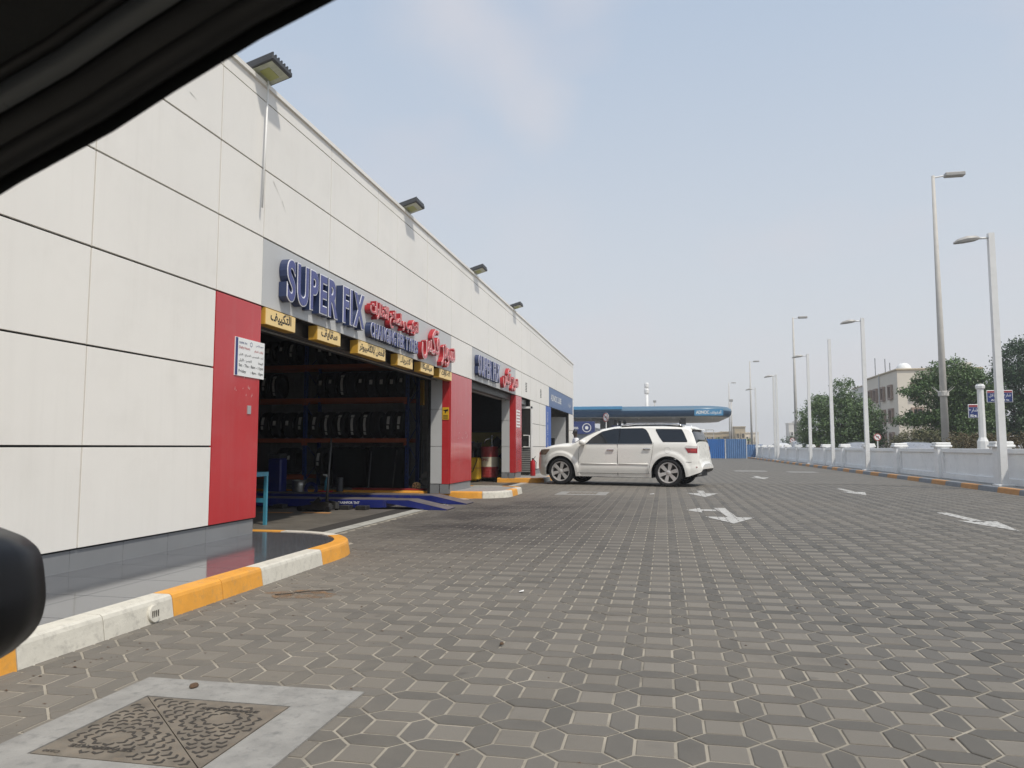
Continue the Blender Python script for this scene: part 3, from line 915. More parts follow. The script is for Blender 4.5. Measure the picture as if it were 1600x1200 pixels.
# second, small manhole frame farther off
m2 = thing('drain_cover', 'long dark drain cover in a pale frame on the paving before the white car', 'drain cover', (-1.9, 18.2, 0))
MB().box(-2.55, -1.35, 17.6, 18.9, -.01, .003).build('frame', 'concrete', m2)
mb = MB()
for k in range(8):
    mb.box(-2.3 + k * .09, -2.235 + k * .09, 17.95, 18.6, .0, .009)
mb.build('grate', 'iron', m2)
for x0, x1, y in ((3.2, 4.6, 36.5), (5.4, 6.6, 35.5)):
    o = MB().box(x0, x1, y - .7, y + .7, -.01, .004).build('access_cover', 'concrete', None)
    setp(o, 'thin pale access cover far across the paving, the %s one' % ('left' if x0 < 4 else 'right'), 'access cover')

# ------------------------------------------------------------------ service building
bld = thing('service_building', 'long low vehicle service building clad in white panels with red pillars', 'building', (A, 7, 0))
Z = [.308, 1.125, 1.948, 2.767, 3.589, 4.407, 5.232, 5.453]
mb = MB()                                   # dark backing shell behind the joints
XB = -16.0
def shell(y0, y1, z0, z1, x=A - .03, xi=A - .16):
    mb.box(xi, x, y0, y1, z0, z1)
shell(-3, 7.92, .2, 5.44); shell(7.92, 15.92, 2.78, 5.44); shell(15.93, 17.75, .2, 5.44); shell(17.76, 23.3, 2.78, 5.44)
shell(23.32, 24.31, .2, 5.44); shell(24.31, 26.05, 2.78, 5.44); shell(26.06, 30.9, .2, 5.44); shell(30.9, 37.0, 2.78, 5.44); shell(37.0, 38.85, .2, 5.44)
mb.build('wall', 'blackjoint', bld)
mb = MB(); mb.box(XB, A + .03, -3.1, 38.95, 5.40, 5.452); mb.build('roof', 'panel', bld)
mb = MB(); mb.box(XB, XB + .2, -3, 38.9, 0, 5.4); mb.box(XB, A - .2, 38.7, 38.88, 0, 5.4); mb.box(XB, A - .2, -3, -2.8, 0, 5.4)
mb.build('rear_wall', 'panel', bld)
GH, GV = .009, .0075
rg = random.Random(21)
def panel(y0, y1, z0, z1, m='panel', name='wall_panel', gh=GH, gv=GV, x=A, th=.028, label=None):
    t = rg.uniform(-.0015, .0015)
    o = MB().bbox(x - th + t, x + t, y0 + gv, y1 - gv, z0 + gh, z1 - gh, .0012).build(name, m, bld)
    if label: o['label'] = label
    return o
# left part
ys = [-3, -1.0, .78, 2.57, 4.36, 5.25 + .0, 7.01]
cols_l = [-2.8, -1.0, .79, 2.57, 3.47 + .89, 5.25, 7.01]
for i in range(len(cols_l) - 1):
    for k in range(6):
        panel(cols_l[i], cols_l[i + 1], Z[k], Z[k + 1])
    panel(cols_l[i], cols_l[i + 1], Z[6], Z[7] - .0, gh=.004)
panel(7.01, 7.92, Z[0], Z[3], 'red', 'red_panel')
for k in (3, 4, 5): panel(7.01, 7.92, Z[k], Z[k + 1])
panel(7.01, 7.92, Z[6], Z[7], gh=.004)
# return of the red pillar into the bay
MB().bbox(A - .5, A - .03, 7.905, 7.93, Z[0], 2.76, .002).build('red_panel', 'red', bld)
# above the first bay
up = [7.92, 9.70, 11.50, 12.41, 14.16, 15.92, 17.65, 19.53, 21.74, 24.0, 26.05, 28.3, 30.35, 32.6, 34.8, 36.9, 38.87]
def fascia(y0, y1, m, nm): 
    return panel(y0, y1, Z[3], Z[4], m, nm, x=A - .004)
fascia(7.92, 11.9, 'panel_grey', 'fascia_panel'); fascia(11.9, 15.92, 'panel_grey', 'fascia_panel')
r1 = [7.92, 9.70, 12.41, 14.16, 15.92, 17.65, 19.53, 20.61, 22.6, 24.33, 26.05, 28.3, 30.35, 32.6, 34.8, 36.9, 38.87]
r2 = [7.92, 9.70, 11.50, 12.41, 14.16, 15.92, 17.65, 19.53, 21.74, 24.33, 26.05, 28.3, 30.35, 32.6, 34.8, 36.9, 38.87]
r3 = [7.92, 9.70, 11.50, 14.16, 15.92, 17.65, 19.53, 21.74, 24.33, 27.0, 30.35, 34.8, 38.87]
for a_, b_ in zip(r1[:-1], r1[1:]): panel(a_, b_, Z[4], Z[5])
for a_, b_ in zip(r2[:-1], r2[1:]): panel(a_, b_, Z[5], Z[6])
for a_, b_ in zip(r3[:-1], r3[1:]): panel(a_, b_, Z[6], Z[7], gh=.004)
# pillar between the bays
panel(15.92, 17.74, Z[0], Z[3], 'red', 'red_panel'); panel(15.92, 17.76, Z[3], Z[4])
def reveal(y, xo, zlist, depth=.22, red=True):
    if red:
        MB().bbox(A - .20, A - .031, y - .012, y + .03, Z[0], 2.765, .002).build('red_panel', 'red', bld)
    for z0, z1 in zip(zlist[:-1], zlist[1:]):
        MB().bbox(A - .46, A - .204, y - .010, y + .03, z0 + .005, z1 - .005, .002).build('wall_panel', 'panel_grey', bld)
reveal(15.925, 0, [.31, 1.13, 1.95, 2.765])
MB().box(A - .52, A - .46, 15.90, 15.97, 0.05, 2.75).build('door_track', 'plasticblack', bld)
# second bay fascia, pillar
fascia(17.76, 20.61, 'panel_grey', 'fascia_panel'); fascia(20.61, 23.28, 'panel_grey', 'fascia_panel')
panel(23.32, 24.31, Z[0], Z[3], 'red', 'red_panel')
for a_, b_ in ((23.28, 24.31), (24.31, 26.05), (26.05, 27.2), (27.2, 28.3), (28.3, 30.35)): panel(a_, b_, Z[3], Z[4])
reveal(23.33, 0, [.31, 1.13, 1.95, 2.765])
for a_, b_ in ((26.05, 27.9), (27.95, 29.5)):
    for z0, z1 in ((.31, 1.13), (1.13, 1.95), (1.95, 2.765)): panel(a_, b_, z0, z1)
bs = panel(29.5, 30.9, .31, 2.765, 'bluebanner', 'banner_panel')
fascia(30.38, 34.4, 'bluesign', 'fascia_panel'); fascia(34.4, 38.5, 'bluesign', 'fascia_panel'); fascia(38.5, 38.87, 'panel', 'fascia_panel')
for z0, z1 in ((.31, 1.13), (1.13, 1.95), (1.95, 2.765)): panel(37.0, 38.87, z0, z1)
# plinths
def plinth(y0, y1, step=.6, x=A - .022):
    yy = y0
    while yy < y1 - .02:
        e = min(yy + step, y1)
        MB().box(x - .03, x, yy + .002, e - .002, .10, .30).build('plinth_tile', 'plinth', bld)
        yy = e
plinth(-2, 7.9); plinth(15.95, 17.74); plinth(23.35, 24.3); plinth(26.06, 30.3); plinth(37.0, 38.8)
for k in range(2):
    MB().box(A - .24 - k * .22, A - .04 - k * .22, 15.908, 15.926, .10, .30).build('plinth_tile', 'plinth', bld)
    MB().box(A - .24 - k * .22, A - .04 - k * .22, 23.308, 23.318, .10, .30).build('plinth_tile', 'plinth', bld)
# ventilation slots
for yv in (25.15, 28.27):
    mb = MB()
    for k in range(6): mb.box(A - .01, A + .004, yv - .13, yv + .13, 3.0 + k * .055, 3.03 + k * .055)
    mb.build('vent', 'blackjoint', bld)
# interior
def room(x0, x1, y0, y1, z0, z1, m, tile=None, floorz=None):
    mb = MB()
    mb.add([(x0, y0, z0), (x0, y1, z0), (x0, y1, z1), (x0, y0, z1)], [(0, 1, 2, 3)])
    mb.add([(x0, y0, z0), (x1, y0, z0), (x1, y0, z1), (x0, y0, z1)], [(0, 1, 2, 3)])
    mb.build('inner_wall', m, bld, fix=False)
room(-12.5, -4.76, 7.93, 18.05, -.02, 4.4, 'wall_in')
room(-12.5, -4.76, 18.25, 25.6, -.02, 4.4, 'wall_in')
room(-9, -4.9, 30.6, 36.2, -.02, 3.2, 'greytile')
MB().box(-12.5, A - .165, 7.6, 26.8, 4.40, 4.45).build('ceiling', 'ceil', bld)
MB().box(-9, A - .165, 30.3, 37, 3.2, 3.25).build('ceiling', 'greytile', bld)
MB().box(-12.5, A - .17, 18.06, 18.24, -.02, 4.39).build('inner_wall', 'wall_in', bld)
# right end wall of bay one: small dark tiles in view right of the rack
mb = MB(); mb.box(-12.5, -5.04, 18.03, 18.055, -.02, 4.38); mb.build('inner_wall', 'grout', bld)
mb = MB()
nx, nz = 32, 18
for i in range(nx):
    for k in range(nz):
        x = -10.1 + i * .16; z = .16 + k * .16
        if x > -5.1: continue
        mb.box(x + .003, x + .157, 18.018, 18.03, z + .003, z + .157)
mb.build('wall_tile', 'tilewall', bld, kind='stuff', fix=False)
# rolled shutters and rails above both openings
for y0, y1 in ((7.95, 15.9), (17.8, 23.3)):
    mb = MB(); mb.box(A - .20, A - .165, y0, y1, 2.60, 2.775)
    mb.build('door_header', 'darksteel', bld)
    mb = MB(); mb.tube([(A - .55, y0, 2.78), (A - .55, y1, 2.78)], .17, 14)
    mb.build('shutter_roll', 'darksteel', bld, smooth=True, angle=40)
    mb = MB(); mb.tube([(A - .32, y0, 2.58), (A - .32, y1, 2.58)], .012, 6)
    mb.build('rail', 'steel', bld)
# second bay far wall: dark above, yellow below with black diamonds
MB().box(-12.5, -4.95, 25.45, 25.5, 1.62, 4.38).build('inner_wall', 'blackjoint', bld)
MB().box(-12.5, -4.95, 25.45, 25.5, -.02, 1.62).build('inner_wall', 'yellowwall', bld)
for xx, zz in ((-5.68, 1.26), (-5.40, .80), (-5.40, .3), (-6.3, .9)):
    s = .24
    mb = MB().prism([(xx - s, zz), (xx, zz - s), (xx + s, zz), (xx, zz + s)], lambda a, b: (a, 25.445, b), lambda a, b: (a, 25.435, b))
    mb.build('painted_diamond', 'black', bld)
# side door niche between the bay and the shop: recessed dark glass, open leaf
mb = MB(); mb.box(-5.25, -5.20, 24.35, 26.0, .13, 2.7); d0 = mb.build('door', 'glassdark', bld)
mb = MB(); mb.box(-5.25, A - .17, 24.32, 24.36, .13, 2.7); mb.box(-5.25, A - .17, 26.02, 26.05, .13, 2.7); mb.box(-5.25, A - .17, 24.32, 26.05, 2.6, 2.75)
mb.build('door_frame', 'alu', bld)
leaf = MB().bbox(-5.02, -4.52, 25.80, 25.84, .17, 2.52, .003).build('door_leaf', 'darksteel', bld)
mb = MB(); mb.box(-4.56, -4.50, 25.785, 25.855, .16, 2.53); mb.box(-5.04, -4.99, 25.785, 25.855, .16, 2.53); mb.box(-5.0, -4.5, 25.785, 25.855, 2.46, 2.53)
mb.build('leaf_frame', 'fencecap', leaf)
mb = MB()
for k in range(12): mb.box(-4.98, -4.58, 25.775, 25.80, .25 + k * .075, .295 + k * .075)
mb.build('louvre', 'louver', leaf)
for x, y in ((-4.70, 25.74), (-4.93, 24.6)):
    mb = MB(); mb.tube([(x - .10, y + .05, 1.12), (x - .10, y, 1.12), (x + .10, y, 1.12), (x + .10, y, 1.52), (x - .10, y, 1.52), (x - .10, y + .05, 1.52)], .02, 6)
    mb.build('door_handle', 'white', bld)
# third shop: window box and frame seen at its far end
MB().bbox(-5.6, -5.2, 36.05, 36.18, 1.2, 1.55, .01).build('wall_box', 'plasticblack', bld)
for z0, z1 in ((.14, .95), (.95, 1.75), (1.75, 2.6)):
    MB().box(-5.55, A - .17, 36.9, 36.95, z0 + .005, z1 - .005).build('wall_panel', 'panel_grey', bld)
    for j in range(3):
        MB().box(-6.2 - .6 * j + .003, -5.6 - .6 * j - .003, 36.17, 36.19, z0 + .004, z1 - .004).build('wall_tile', 'greytile', bld)
# small marks on the cladding
def flat(name, m, y0, y1, z0, z1, t=.006, parent=bld, x=A, label=None):
    o = MB().box(x + .002, x + .002 + t, y0, y1, z0, z1).build(name, m, parent)
    if label: o['label'] = label
    return o
mb = MB()
for (ya, za, yb, zb) in ((5.95, 4.92, 6.13, 4.78), (6.13, 4.78, 6.35, 4.74), (6.45, 4.66, 6.58, 4.63), (8.1, 4.33, 8.32, 4.16), (8.32, 4.16, 8.44, 4.02)):
    d = Vector((yb - ya, zb - za)).normalized(); nn = Vector((-d.y, d.x)) * .009
    mb.add([(A + .0035, ya, za), (A + .0035, ya + nn.x, za + nn.y), (A + .0035, yb, zb)], [(0, 1, 2)])
mb.build('scuff_mark', 'scuff', bld, fix=False)
mb = MB()
rr = random.Random(9)
for _ in range(10):
    yy, zz = rr.uniform(7.36, 7.8), rr.uniform(1.68, 1.9)
    mb.add([(A + .004, yy, zz), (A + .004, yy + .012, zz + .004), (A + .004, yy + .006, zz + rr.uniform(.015, .05))], [(0, 1, 2)])
for _ in range(9):
    yy, zz = rr.uniform(16.3, 17.4), rr.uniform(1.3, 1.9)
    mb.add([(A + .004, yy, zz), (A + .004, yy + .02, zz + .004), (A + .004, yy + .006, zz + rr.uniform(.02, .1))], [(0, 1, 2)])
mb.build('glue_residue', 'reddamage', bld, fix=False)
# white conduit hanging on the cladding
o = MB().tube([(A + .05, 7.84, 5.46), (A + .05, 7.82, 4.7), (A + .055, 7.775, 3.90)], .012, 6).build('conduit', 'white', None, smooth=True)
setp(o, 'thin white conduit hanging down the cladding below the nearest floodlight', 'conduit')

# ------------------------------------------------------------------ floodlights along the roof edge
def floodlight():
    r = thing('floodlight', '', 'floodlight', (0, 0, 0), 'floodlights along the roof edge')
    mb = MB(); mb.bbox(-.02, .33, -.23, .23, .0, .055, .008)
    mb.v = [(x, y, z + x * .30) for x, y, z in mb.v]
    mb.build('housing', 'lampcase', r)
    for k in range(7):
        mb = MB(); y = -.205 + k * .068
        mb.box(-.02, .32, y - .010, y + .010, .056, .095)
        mb.v = [(x, y_, z + x * .30) for x, y_, z in mb.v]
        mb.build('cooling_fin', 'lampcase', r)
    mb = MB(); mb.box(.01, .30, -.20, .20, -.006, -.001); mb.v = [(x, y, z + x * .30) for x, y, z in mb.v]
    mb.build('lens', 'led', r)
    mb = MB(); mb.box(.10, .22, -.12, .12, -.010, -.007); mb.v = [(x, y, z + x * .30) for x, y, z in mb.v]
    mb.build('led_board', 'ledyel', r)
    mb = MB(); mb.box(-.10, -.02, .12, .16, -.12, .02); mb.box(-.10, -.02, -.16, -.12, -.12, .02)
    mb.tube([(-.10, -.2, -.08), (-.10, .3, -.08)], .025, 6)
    mb.build('bracket', 'alu', r)
    return r
fl0 = floodlight()
for i, y in enumerate((7.78, 12.9, 18.0, 22.95)):
    o = fl0 if i == 0 else copy_tree(fl0)
    o.location = (A - .06, y, 5.47)
    o['label'] = ['large floodlight with lit-looking yellow lens on the roof edge above the first sign letters', 'second floodlight from the left on the roof edge, above the tyre shop sign', 'third floodlight from the left on the roof edge, above the second red pillar', 'farthest and smallest floodlight on the roof edge'][i]
fl0['label'] = 'nearest and largest floodlight, on the roof edge above the white conduit'

# ------------------------------------------------------------------ signs
def letters_sign(root, s, y0, y1, z0, z1, face, side, rim, depth=.14, off=.035, x=A, per=True, name='letter'):
    """raised channel letters standing proud of the fascia"""
    items = []
    if per:
        adv = []
        tot = 0
        for ch in s:
            if ch == ' ': adv.append((None, tot)); tot += .30; continue
            V, F = text_geo(ch, off, .5, 6, False)
            w = max(v[0] for v in V) - min(v[0] for v in V)
            adv.append((ch, tot)); tot += w + .09
        tot -= .09
        k = (y1 - y0) / tot
        for ch, a in adv:
            if ch is None: continue
            V, F = text_geo(ch, off, .5, 6, False)
            w = max(v[0] for v in V) - min(v[0] for v in V)
            items.append((ch, y0 + a * k, w * k))
    else:
        items.append((s, y0, y1 - y0))
    for ch, ys_, w in items:
        zz0 = z0
        mb = MB(); text_mb(mb, ch, (x + .002, ys_, zz0), UY, UZ, width=w, height=z1 - z0, offset=off, depth=depth)
        L = mb.build(name, side, root, fix=False)
        mb = MB(); text_mb(mb, ch, (x + .002 + depth, ys_, zz0), UY, UZ, width=w, height=z1 - z0, offset=off, depth=.006)
        mb.build('rim', rim, L, fix=False)
        ins = .014 * (z1 - z0) / .5
        mb = MB(); text_mb(mb, ch, (x + .009 + depth, ys_ + ins, zz0 + ins), UY, UZ, width=w - 2 * ins, height=z1 - z0 - 2 * ins, offset=off - .024, depth=.005)
        mb.build('face', face, L, fix=False)
sg = thing('letter_sign', 'big navy blue raised letters SUPER FIX on the grey fascia over the first bay', 'sign', (A, 9.5, 2.88))
letters_sign(sg, 'SUPER FIX', 8.30, 10.72, 2.90, 3.44, 'navyface', 'navyside', 'whiterim', .105, .045)
sg = thing('letter_sign', 'small navy raised letters CHANGING PER TYRES under the small red Arabic line', 'sign', (A, 12.1, 2.8))
letters_sign(sg, 'CHANGING PER TYRES', 11.0, 13.30, 2.85, 3.09, 'navyface', 'navyside', 'whiterim', .10, .035)
sg = thing('letter_sign', 'small red raised Arabic line above the navy words CHANGING PER TYRES', 'sign', (A, 12.1, 3.1))
letters_sign(sg, ar('لتركيب و اصلاح الاطارات'), 10.98, 13.32, 3.12, 3.46, 'redface', 'redside', 'pinkrim', .10, .03, per=False, name='lettering')
sg = thing('letter_sign', 'large red raised Arabic letters at the right end of the first fascia', 'sign', (A, 14.6, 2.9))
letters_sign(sg, ar('سوبر فكس'), 13.55, 15.86, 2.80, 3.50, 'redface', 'redside', 'pinkrim', .10, .022, per=False, name='lettering')
sg = thing('letter_sign', 'smaller and farther navy raised letters SUPER FIX over the second bay', 'sign', (A, 19.2, 2.9))
letters_sign(sg, 'SUPER FIX', 18.0, 20.45, 2.90, 3.42, 'navyface', 'navyside', 'whiterim', .105, .045)
sg = thing('letter_sign', 'smaller and farther red raised Arabic letters over the second bay', 'sign', (A, 22.2, 2.9))
letters_sign(sg, ar('سوبر فكس'), 20.95, 23.2, 2.82, 3.46, 'redface', 'redside', 'pinkrim', .10, .022, per=False, name='lettering')
# lettering on the blue fascia and banner
mb = MB(); text_mb(mb, 'ADNOC LUBE', (A + .002, 30.9, 3.05), UY, UZ, width=3.2, height=.27, offset=.02, zstag=.5)
text_mb(mb, ar('أدنوك'), (A + .002, 36.6, 3.05), UY, UZ, width=1.2, height=.32, zstag=.5)
mb.build('fascia_lettering', 'white', bld, fix=False)
mb = MB()
for k, w in enumerate((ar('خدمات'), 'ADNOC', 'LUBE', 'SERVICE')):
    text_mb(mb, w, (A + .004, 30.05 + .0, .60 + k * .5), (0, 0, 1), (0, -1, 0), width=.42, height=.22, zstag=.5)
mb.build('banner_lettering', 'white', bld, fix=False)

ysl = [('التكييف', 7.97, 8.70, 'first on the left'), ('سفايف', 9.32, 10.06, 'second from the left'), ('فحص بالكمبيوتر', 10.70, 11.85, 'widest one, third from the left'), ('كهرباء', 12.45, 13.25, 'fourth from the left'), ('ميكانيكا', 13.72, 14.55, 'fifth from the left'), ('الاطارات', 14.95, 15.88, 'last on the right, beside the red pillar')]
for s, y0, y1, w in ysl:
    r = thing('hanging_sign', 'small yellow box sign under the first fascia, %s' % w, 'sign', (A, (y0 + y1) / 2, 2.56), 'yellow box signs above the first bay')
    dz = rg.uniform(-.012, .012)
    b = MB().bbox(A - .11, A + .02, y0, y1, 2.56 + dz, 2.76, .004).build('sign_box', 'signyeld', r)
    MB().box(A + .021, A + .026, y0 + .006, y1 - .006, 2.566 + dz, 2.754).build('sign_face', 'signyel', r)
    mb = MB(); W__ = (y1 - y0) * (.82 if len(s) > 8 else .62)
    text_mb(mb, ar(s), (A + .0275, (y0 + y1) / 2, 2.60 + dz), UY, UZ, width=W__ * 1.12, height=.145, center=True, zstag=.5, offset=.03)
    mb.build('lettering', 'black', r, fix=False)

# opening hours board
r = thing('hours_sign', 'white opening hours board with blue edge on the first red pillar', 'sign', (A, 7.69, 1.9))
MB().box(A + .002, A + .012, 7.38, 7.99, 1.905, 2.33).build('board', 'white', r)
MB().box(A + .0125, A + .014, 7.385, 7.43, 1.91, 2.325).build('blue_edge', 'signblue', r)
mb = MB(); X_ = A + .0135
def tl(s, y, z, w, h, arx=False): text_mb(mb, ar(s) if arx else s, (X_, y, z), UY, UZ, width=w, height=h, zstag=.25, offset=.008)
tl('Sat - Thu : 8am - 11pm', 7.455, 2.00, .51, .042); tl('Friday', 7.455, 1.935, .15, .042); tl(': 4pm - 10pm', 7.70, 1.935, .265, .042)
tl('أحد - الخميس : الصباح - الليل', 7.455, 2.125, .51, .042, True); tl('الجمعة', 7.86, 2.062, .10, .038, True); tl('العصر - الليل', 7.455, 2.062, .26, .038, True)
mb.build('black_lettering', 'black', r, fix=False)
mb = MB(); tl('Daily Hours', 7.455, 2.20, .22, .04); tl('أوقات الدوام', 7.77, 2.19, .19, .045, True)
mb.build('red_lettering', 'signredface', r, fix=False)
mb = MB(); tl('SUPER FIX', 7.455, 2.265, .16, .022); tl('سوبر فكس', 7.80, 2.265, .16, .028, True)
mb.lathe([(.020, 0), (.026, 0)], 20, (X_, 7.70, 2.277), 'X')
mb.build('blue_lettering', 'signblue', r, fix=False)
# small plates
o = MB().box(A + .002, A + .012, 7.665, 7.735, 1.49, 1.585).build('notice_plate', 'alu', None); setp(o, 'tiny grey plate on the first red pillar below the hours board', 'plate')
r = thing('warning_sign', 'small yellow warning sign with black symbol on the dark red side of the second pillar', 'sign', (A - .1, 15.91, 1.75))
MB().box(-4.79, -4.64, 15.902, 15.910, 1.72, 1.99).build('board', 'yellow', r)
mb = MB(); mb.prism([(-4.775, 1.93), (-4.655, 1.95), (-4.66, 1.91), (-4.70, 1.90), (-4.715, 1.86), (-4.735, 1.87), (-4.73, 1.905)], lambda a, b: (a, 15.901, b), lambda a, b: (a, 15.899, b))
for k in range(3): mb.box(-4.77, -4.66, 15.899, 15.901, 1.745 + k * .03, 1.757 + k * .03)
mb.build('symbol', 'black', r)
r = thing('notice_board', 'white notice with rows of print on the narrow farther red pillar', 'sign', (A, 23.9, 1.8))
MB().box(A + .002, A + .01, 23.38, 24.0, 1.75, 2.3).build('board', 'white', r)
mb = MB()
for k in range(5):
    for j in range(3): mb.box(A + .0105, A + .0115, 23.44 + j * .18, 23.56 + j * .18, 1.80 + k * .10, 1.85 + k * .10)
mb.build('print', 'drumred', r)

# ------------------------------------------------------------------ workshop bay one contents
rack = thing('storage_rack', 'tall tyre rack with orange beams and blue uprights in the first bay', 'rack', (-8, 17.3, .14))
RY0, RY1 = 17.0, 17.75
for x in (-11.2, -8.6, -5.98):
    for y in (RY0 - .02, RY1):
        mb = MB(); mb.box(x - .04, x + .04, y - .035, y + .035, .14, 4.1)
        u = mb.build('upright', 'bluerack', rack)
        if y < 17.2:
            mb = MB()
            for k in range(40): mb.box(x - .008, x + .008, y - .037, y - .0355, .2 + k * .1, .25 + k * .1)
            mb.build('slot', 'blackjoint', u)
    mb = MB()
    for k in range(4):
        z = .3 + k * .9
        mb.tube([(x, RY0, z), (x, RY1, z + .45)], .012, 5); mb.tube([(x, RY1, z + .45), (x, RY0, z + .9)], .012, 5)
    mb.build('brace', 'bluerack', rack)
for z in (.33, 1.225, 2.205, 3.03):
    for x0, x1 in ((-11.16, -8.64), (-8.56, -6.02)):
        if z < .5 and x0 > -9: continue
        for y in (RY0, RY1):
            b = MB().bbox(x0, x1, y - .05, y - .01, z, z + .10, .006).build('beam', 'orange', rack)
        for xe in (x0, x1):
            MB().box(xe - .035, xe + .035, RY0 - .062, RY0 - .052, z - .07, z + .10).build('connector', 'orange', rack)

def make_tyre(R_=.33, w=.225, stick=((.12, .35), )):
    r = bpy.data.objects.new('tyre', None); COL.objects.link(r)
    mb = MB(); h = w / 2
    mb.lathe([(R_ * .60, -h * .75), (R_ * .66, -h * .95), (R_ * .85, -h), (R_ * .95, -h * .92), (R_ * .985, -h * .78), (R_, -h * .55), (R_, -h * .52), (R_ * .975, -h * .50), (R_ * .975, -h * .46), (R_ * 1.0, -h * .44), (R_, -h * .04), (R_ * .975, -h * .03), (R_ * .975, h * .03), (R_, h * .04), (R_, h * .44), (R_ * .975, h * .46), (R_ * .975, h * .5), (R_, h * .52), (R_, h * .55), (R_ * .985, h * .78), (R_ * .95, h * .92), (R_ * .85, h), (R_ * .66, h * .95), (R_ * .60, h * .75), (R_ * .60, -h * .75)], 40, (0, 0, R_), 'X')
    mb.build('body', 'rubber', r, smooth=True, angle=45, local=True, fix=False)
    for (a0, a1, wx, xo) in stick:
        mb = MB(); n = 6; P = []
        for k in range(n + 1):
            t = RAD(a0 + (a1 - a0) * k / n)
            P.append([(xo + s, -cos(t) * (R_ + .003), R_ + sin(t) * (R_ + .003)) for s in (-wx, wx)])
        mb.grid(P); mb.build('sticker', 'paper', r, local=True, fix=False)
    return r
rt = random.Random(4)
kinds = [[(5, 22, .035, 0)], [(-35, 20, .028, -.01), (22, 42, .04, 0)], [(-2, 18, .04, .01)], [(-48, -32, .03, -.01), (-28, 30, .03, 0), (32, 46, .045, 0)], [(-20, -5, .03, 0), (0, 35, .035, .01)], []]
protos = [make_tyre(.33, .225, st) for st in kinds]
ordn = ['first', 'second', 'third', 'fourth', 'fifth', 'sixth', 'seventh', 'eighth', 'ninth', 'tenth', 'eleventh', 'twelfth']
def tyre_row(xs, ks, z, shelf):
    for n, (x, k) in enumerate(zip(xs, ks)):
        t = copy_tree(protos[k])
        t.location = (x, RY0 + .36, z)
        t.rotation_euler = (rt.uniform(-.12, .12), 0, rt.uniform(-.05, .05))
        t.rotation_euler[0] = 0
        s = 'black tyre, %s from the left on the %s shelf of the orange rack' % (ordn[n], shelf)
        setp(t, s, 'tyre', 'tyres on the %s shelf' % shelf)
tyre_row([-9.78, -9.46, -9.13, -8.80, -8.41, -8.09, -7.74, -7.43, -7.10, -6.85, -6.50, -6.24], [4, 2, 2, 4, 4, 3, 3, 3, 3, 5, 4, 4], 1.33, 'middle')
tyre_row([-9.78, -9.52, -8.26, -7.99, -7.71, -7.47, -7.22, -6.96, -6.68, -6.42, -6.17], [4, 3, 2, 0, 3, 5, 0, 2, 2, 2, 0], 2.31, 'upper')
tyre_row([-9.69, -9.34, -9.07, -8.30, -8.01, -7.69, -7.44, -7.18], [2, 0, 4, 2, 4, 2, 2, 5], 3.14, 'top')
tyre_row([-9.30, -9.05, -8.28], [5, 0, 4], .45, 'lowest')
for p in protos:
    for ch in list(p.children): bpy.data.objects.remove(ch)
    bpy.data.objects.remove(p)
# black sheeting over the stacks under the rack
for n, (x0, x1, lab) in enumerate(((-7.85, -6.98, 'wide black sheeting hung below the rack, left half'), (-6.92, -6.05, 'wide black sheeting hung below the rack, right half'))):
    mb = MB(); P = []
    for k in range(9):
        z = .15 + .95 * k / 8
        P.append([(x0 + (x1 - x0) * j / 24, 16.93 + .010 * sin(j * .7 + n) * (1 - k / 12) + .004 * sin(j * 2.1 + k * .4), z + (.03 * sin(j * .8) if k == 8 else 0)) for j in range(25)])
    mb.grid(P); b = len(mb.v)
    Q = [[(x, y + .5, z) for x, y, z in row] for row in P]; mb.grid(Q)
    mb.grid([P[-1], Q[-1]]); mb.grid([[r_[0] for r_ in P], [r_[0] for r_ in Q]]); mb.grid([[r_[-1] for r_ in P], [r_[-1] for r_ in Q]])
    o = mb.build('black_sheeting', 'blackcloth', None, smooth=True, angle=60); setp(o, lab, 'sheeting')
# vehicle lift: two blue runways with approach ramps
lift = thing('vehicle_lift', 'low blue drive-on lift with two runways and ramps sticking out of the first bay', 'vehicle lift', (-7, 13.7, 0))
for y0, y1, tag_ in ((12.9, 13.42, 'near'), (14.25, 14.8, 'far')):
    rw = MB().bbox(-10.5, -4.93, y0, y1, .03, .165, .006).build('runway', 'bluelift', lift)
    MB().box(-10.5, -4.93, y0 + .01, y1 - .01, .1655, .172).build('deck', 'lifttop', rw)
    MB().box(-10.5, -5.0, y0 - .012, y0 - .001, .028, .042).build('side_rail', 'bluelift', rw)
    poly = [(-4.92, .165), (-4.5, .165), (-3.78, .012), (-3.80, .0), (-4.15, .0), (-4.55, .055), (-4.92, .11)]
    rmp = MB().prism(poly, lambda a, b: (a, y0, b), lambda a, b: (a, y1, b)).build('ramp', 'bluelift', lift)
    mb = MB(); mb.add([(-4.92, y0, .1665), (-4.92, y1, .1665), (-4.5, y1, .1668), (-4.5, y0, .1668), (-3.78, y0, .0150), (-3.78, y1, .0150)], [(0, 3, 2, 1), (3, 4, 5, 2)])
    mb.build('deck', 'lifttop', rmp)
    mb = MB()
    for xx in (-9, -6.3): mb.box(xx, xx + .3, y0 + .05, y1 - .05, 0, .03)
    mb.build('foot', 'darksteel', rw)
mb = MB(); text_mb(mb, 'TRAINFOR TNT', (-5.85, 12.884, .088), UX, UZ, width=.42, height=.045, zstag=.2, offset=.02); mb.build('lettering', 'white', lift, fix=False)
for x in (-7.0, -5.72, -5.4):
    o = MB().bbox(x, x + .2, 12.62, 12.82, 0.001, .075, .008).build('rubber_block', 'darksteel', None)
    setp(o, 'small dark wheel chock block before the near runway, %s' % {-7.0: 'left one by the table', -5.72: 'middle one beside the jack', -5.4: 'right one near the ramp'}[x], 'block', 'blocks before the lift')
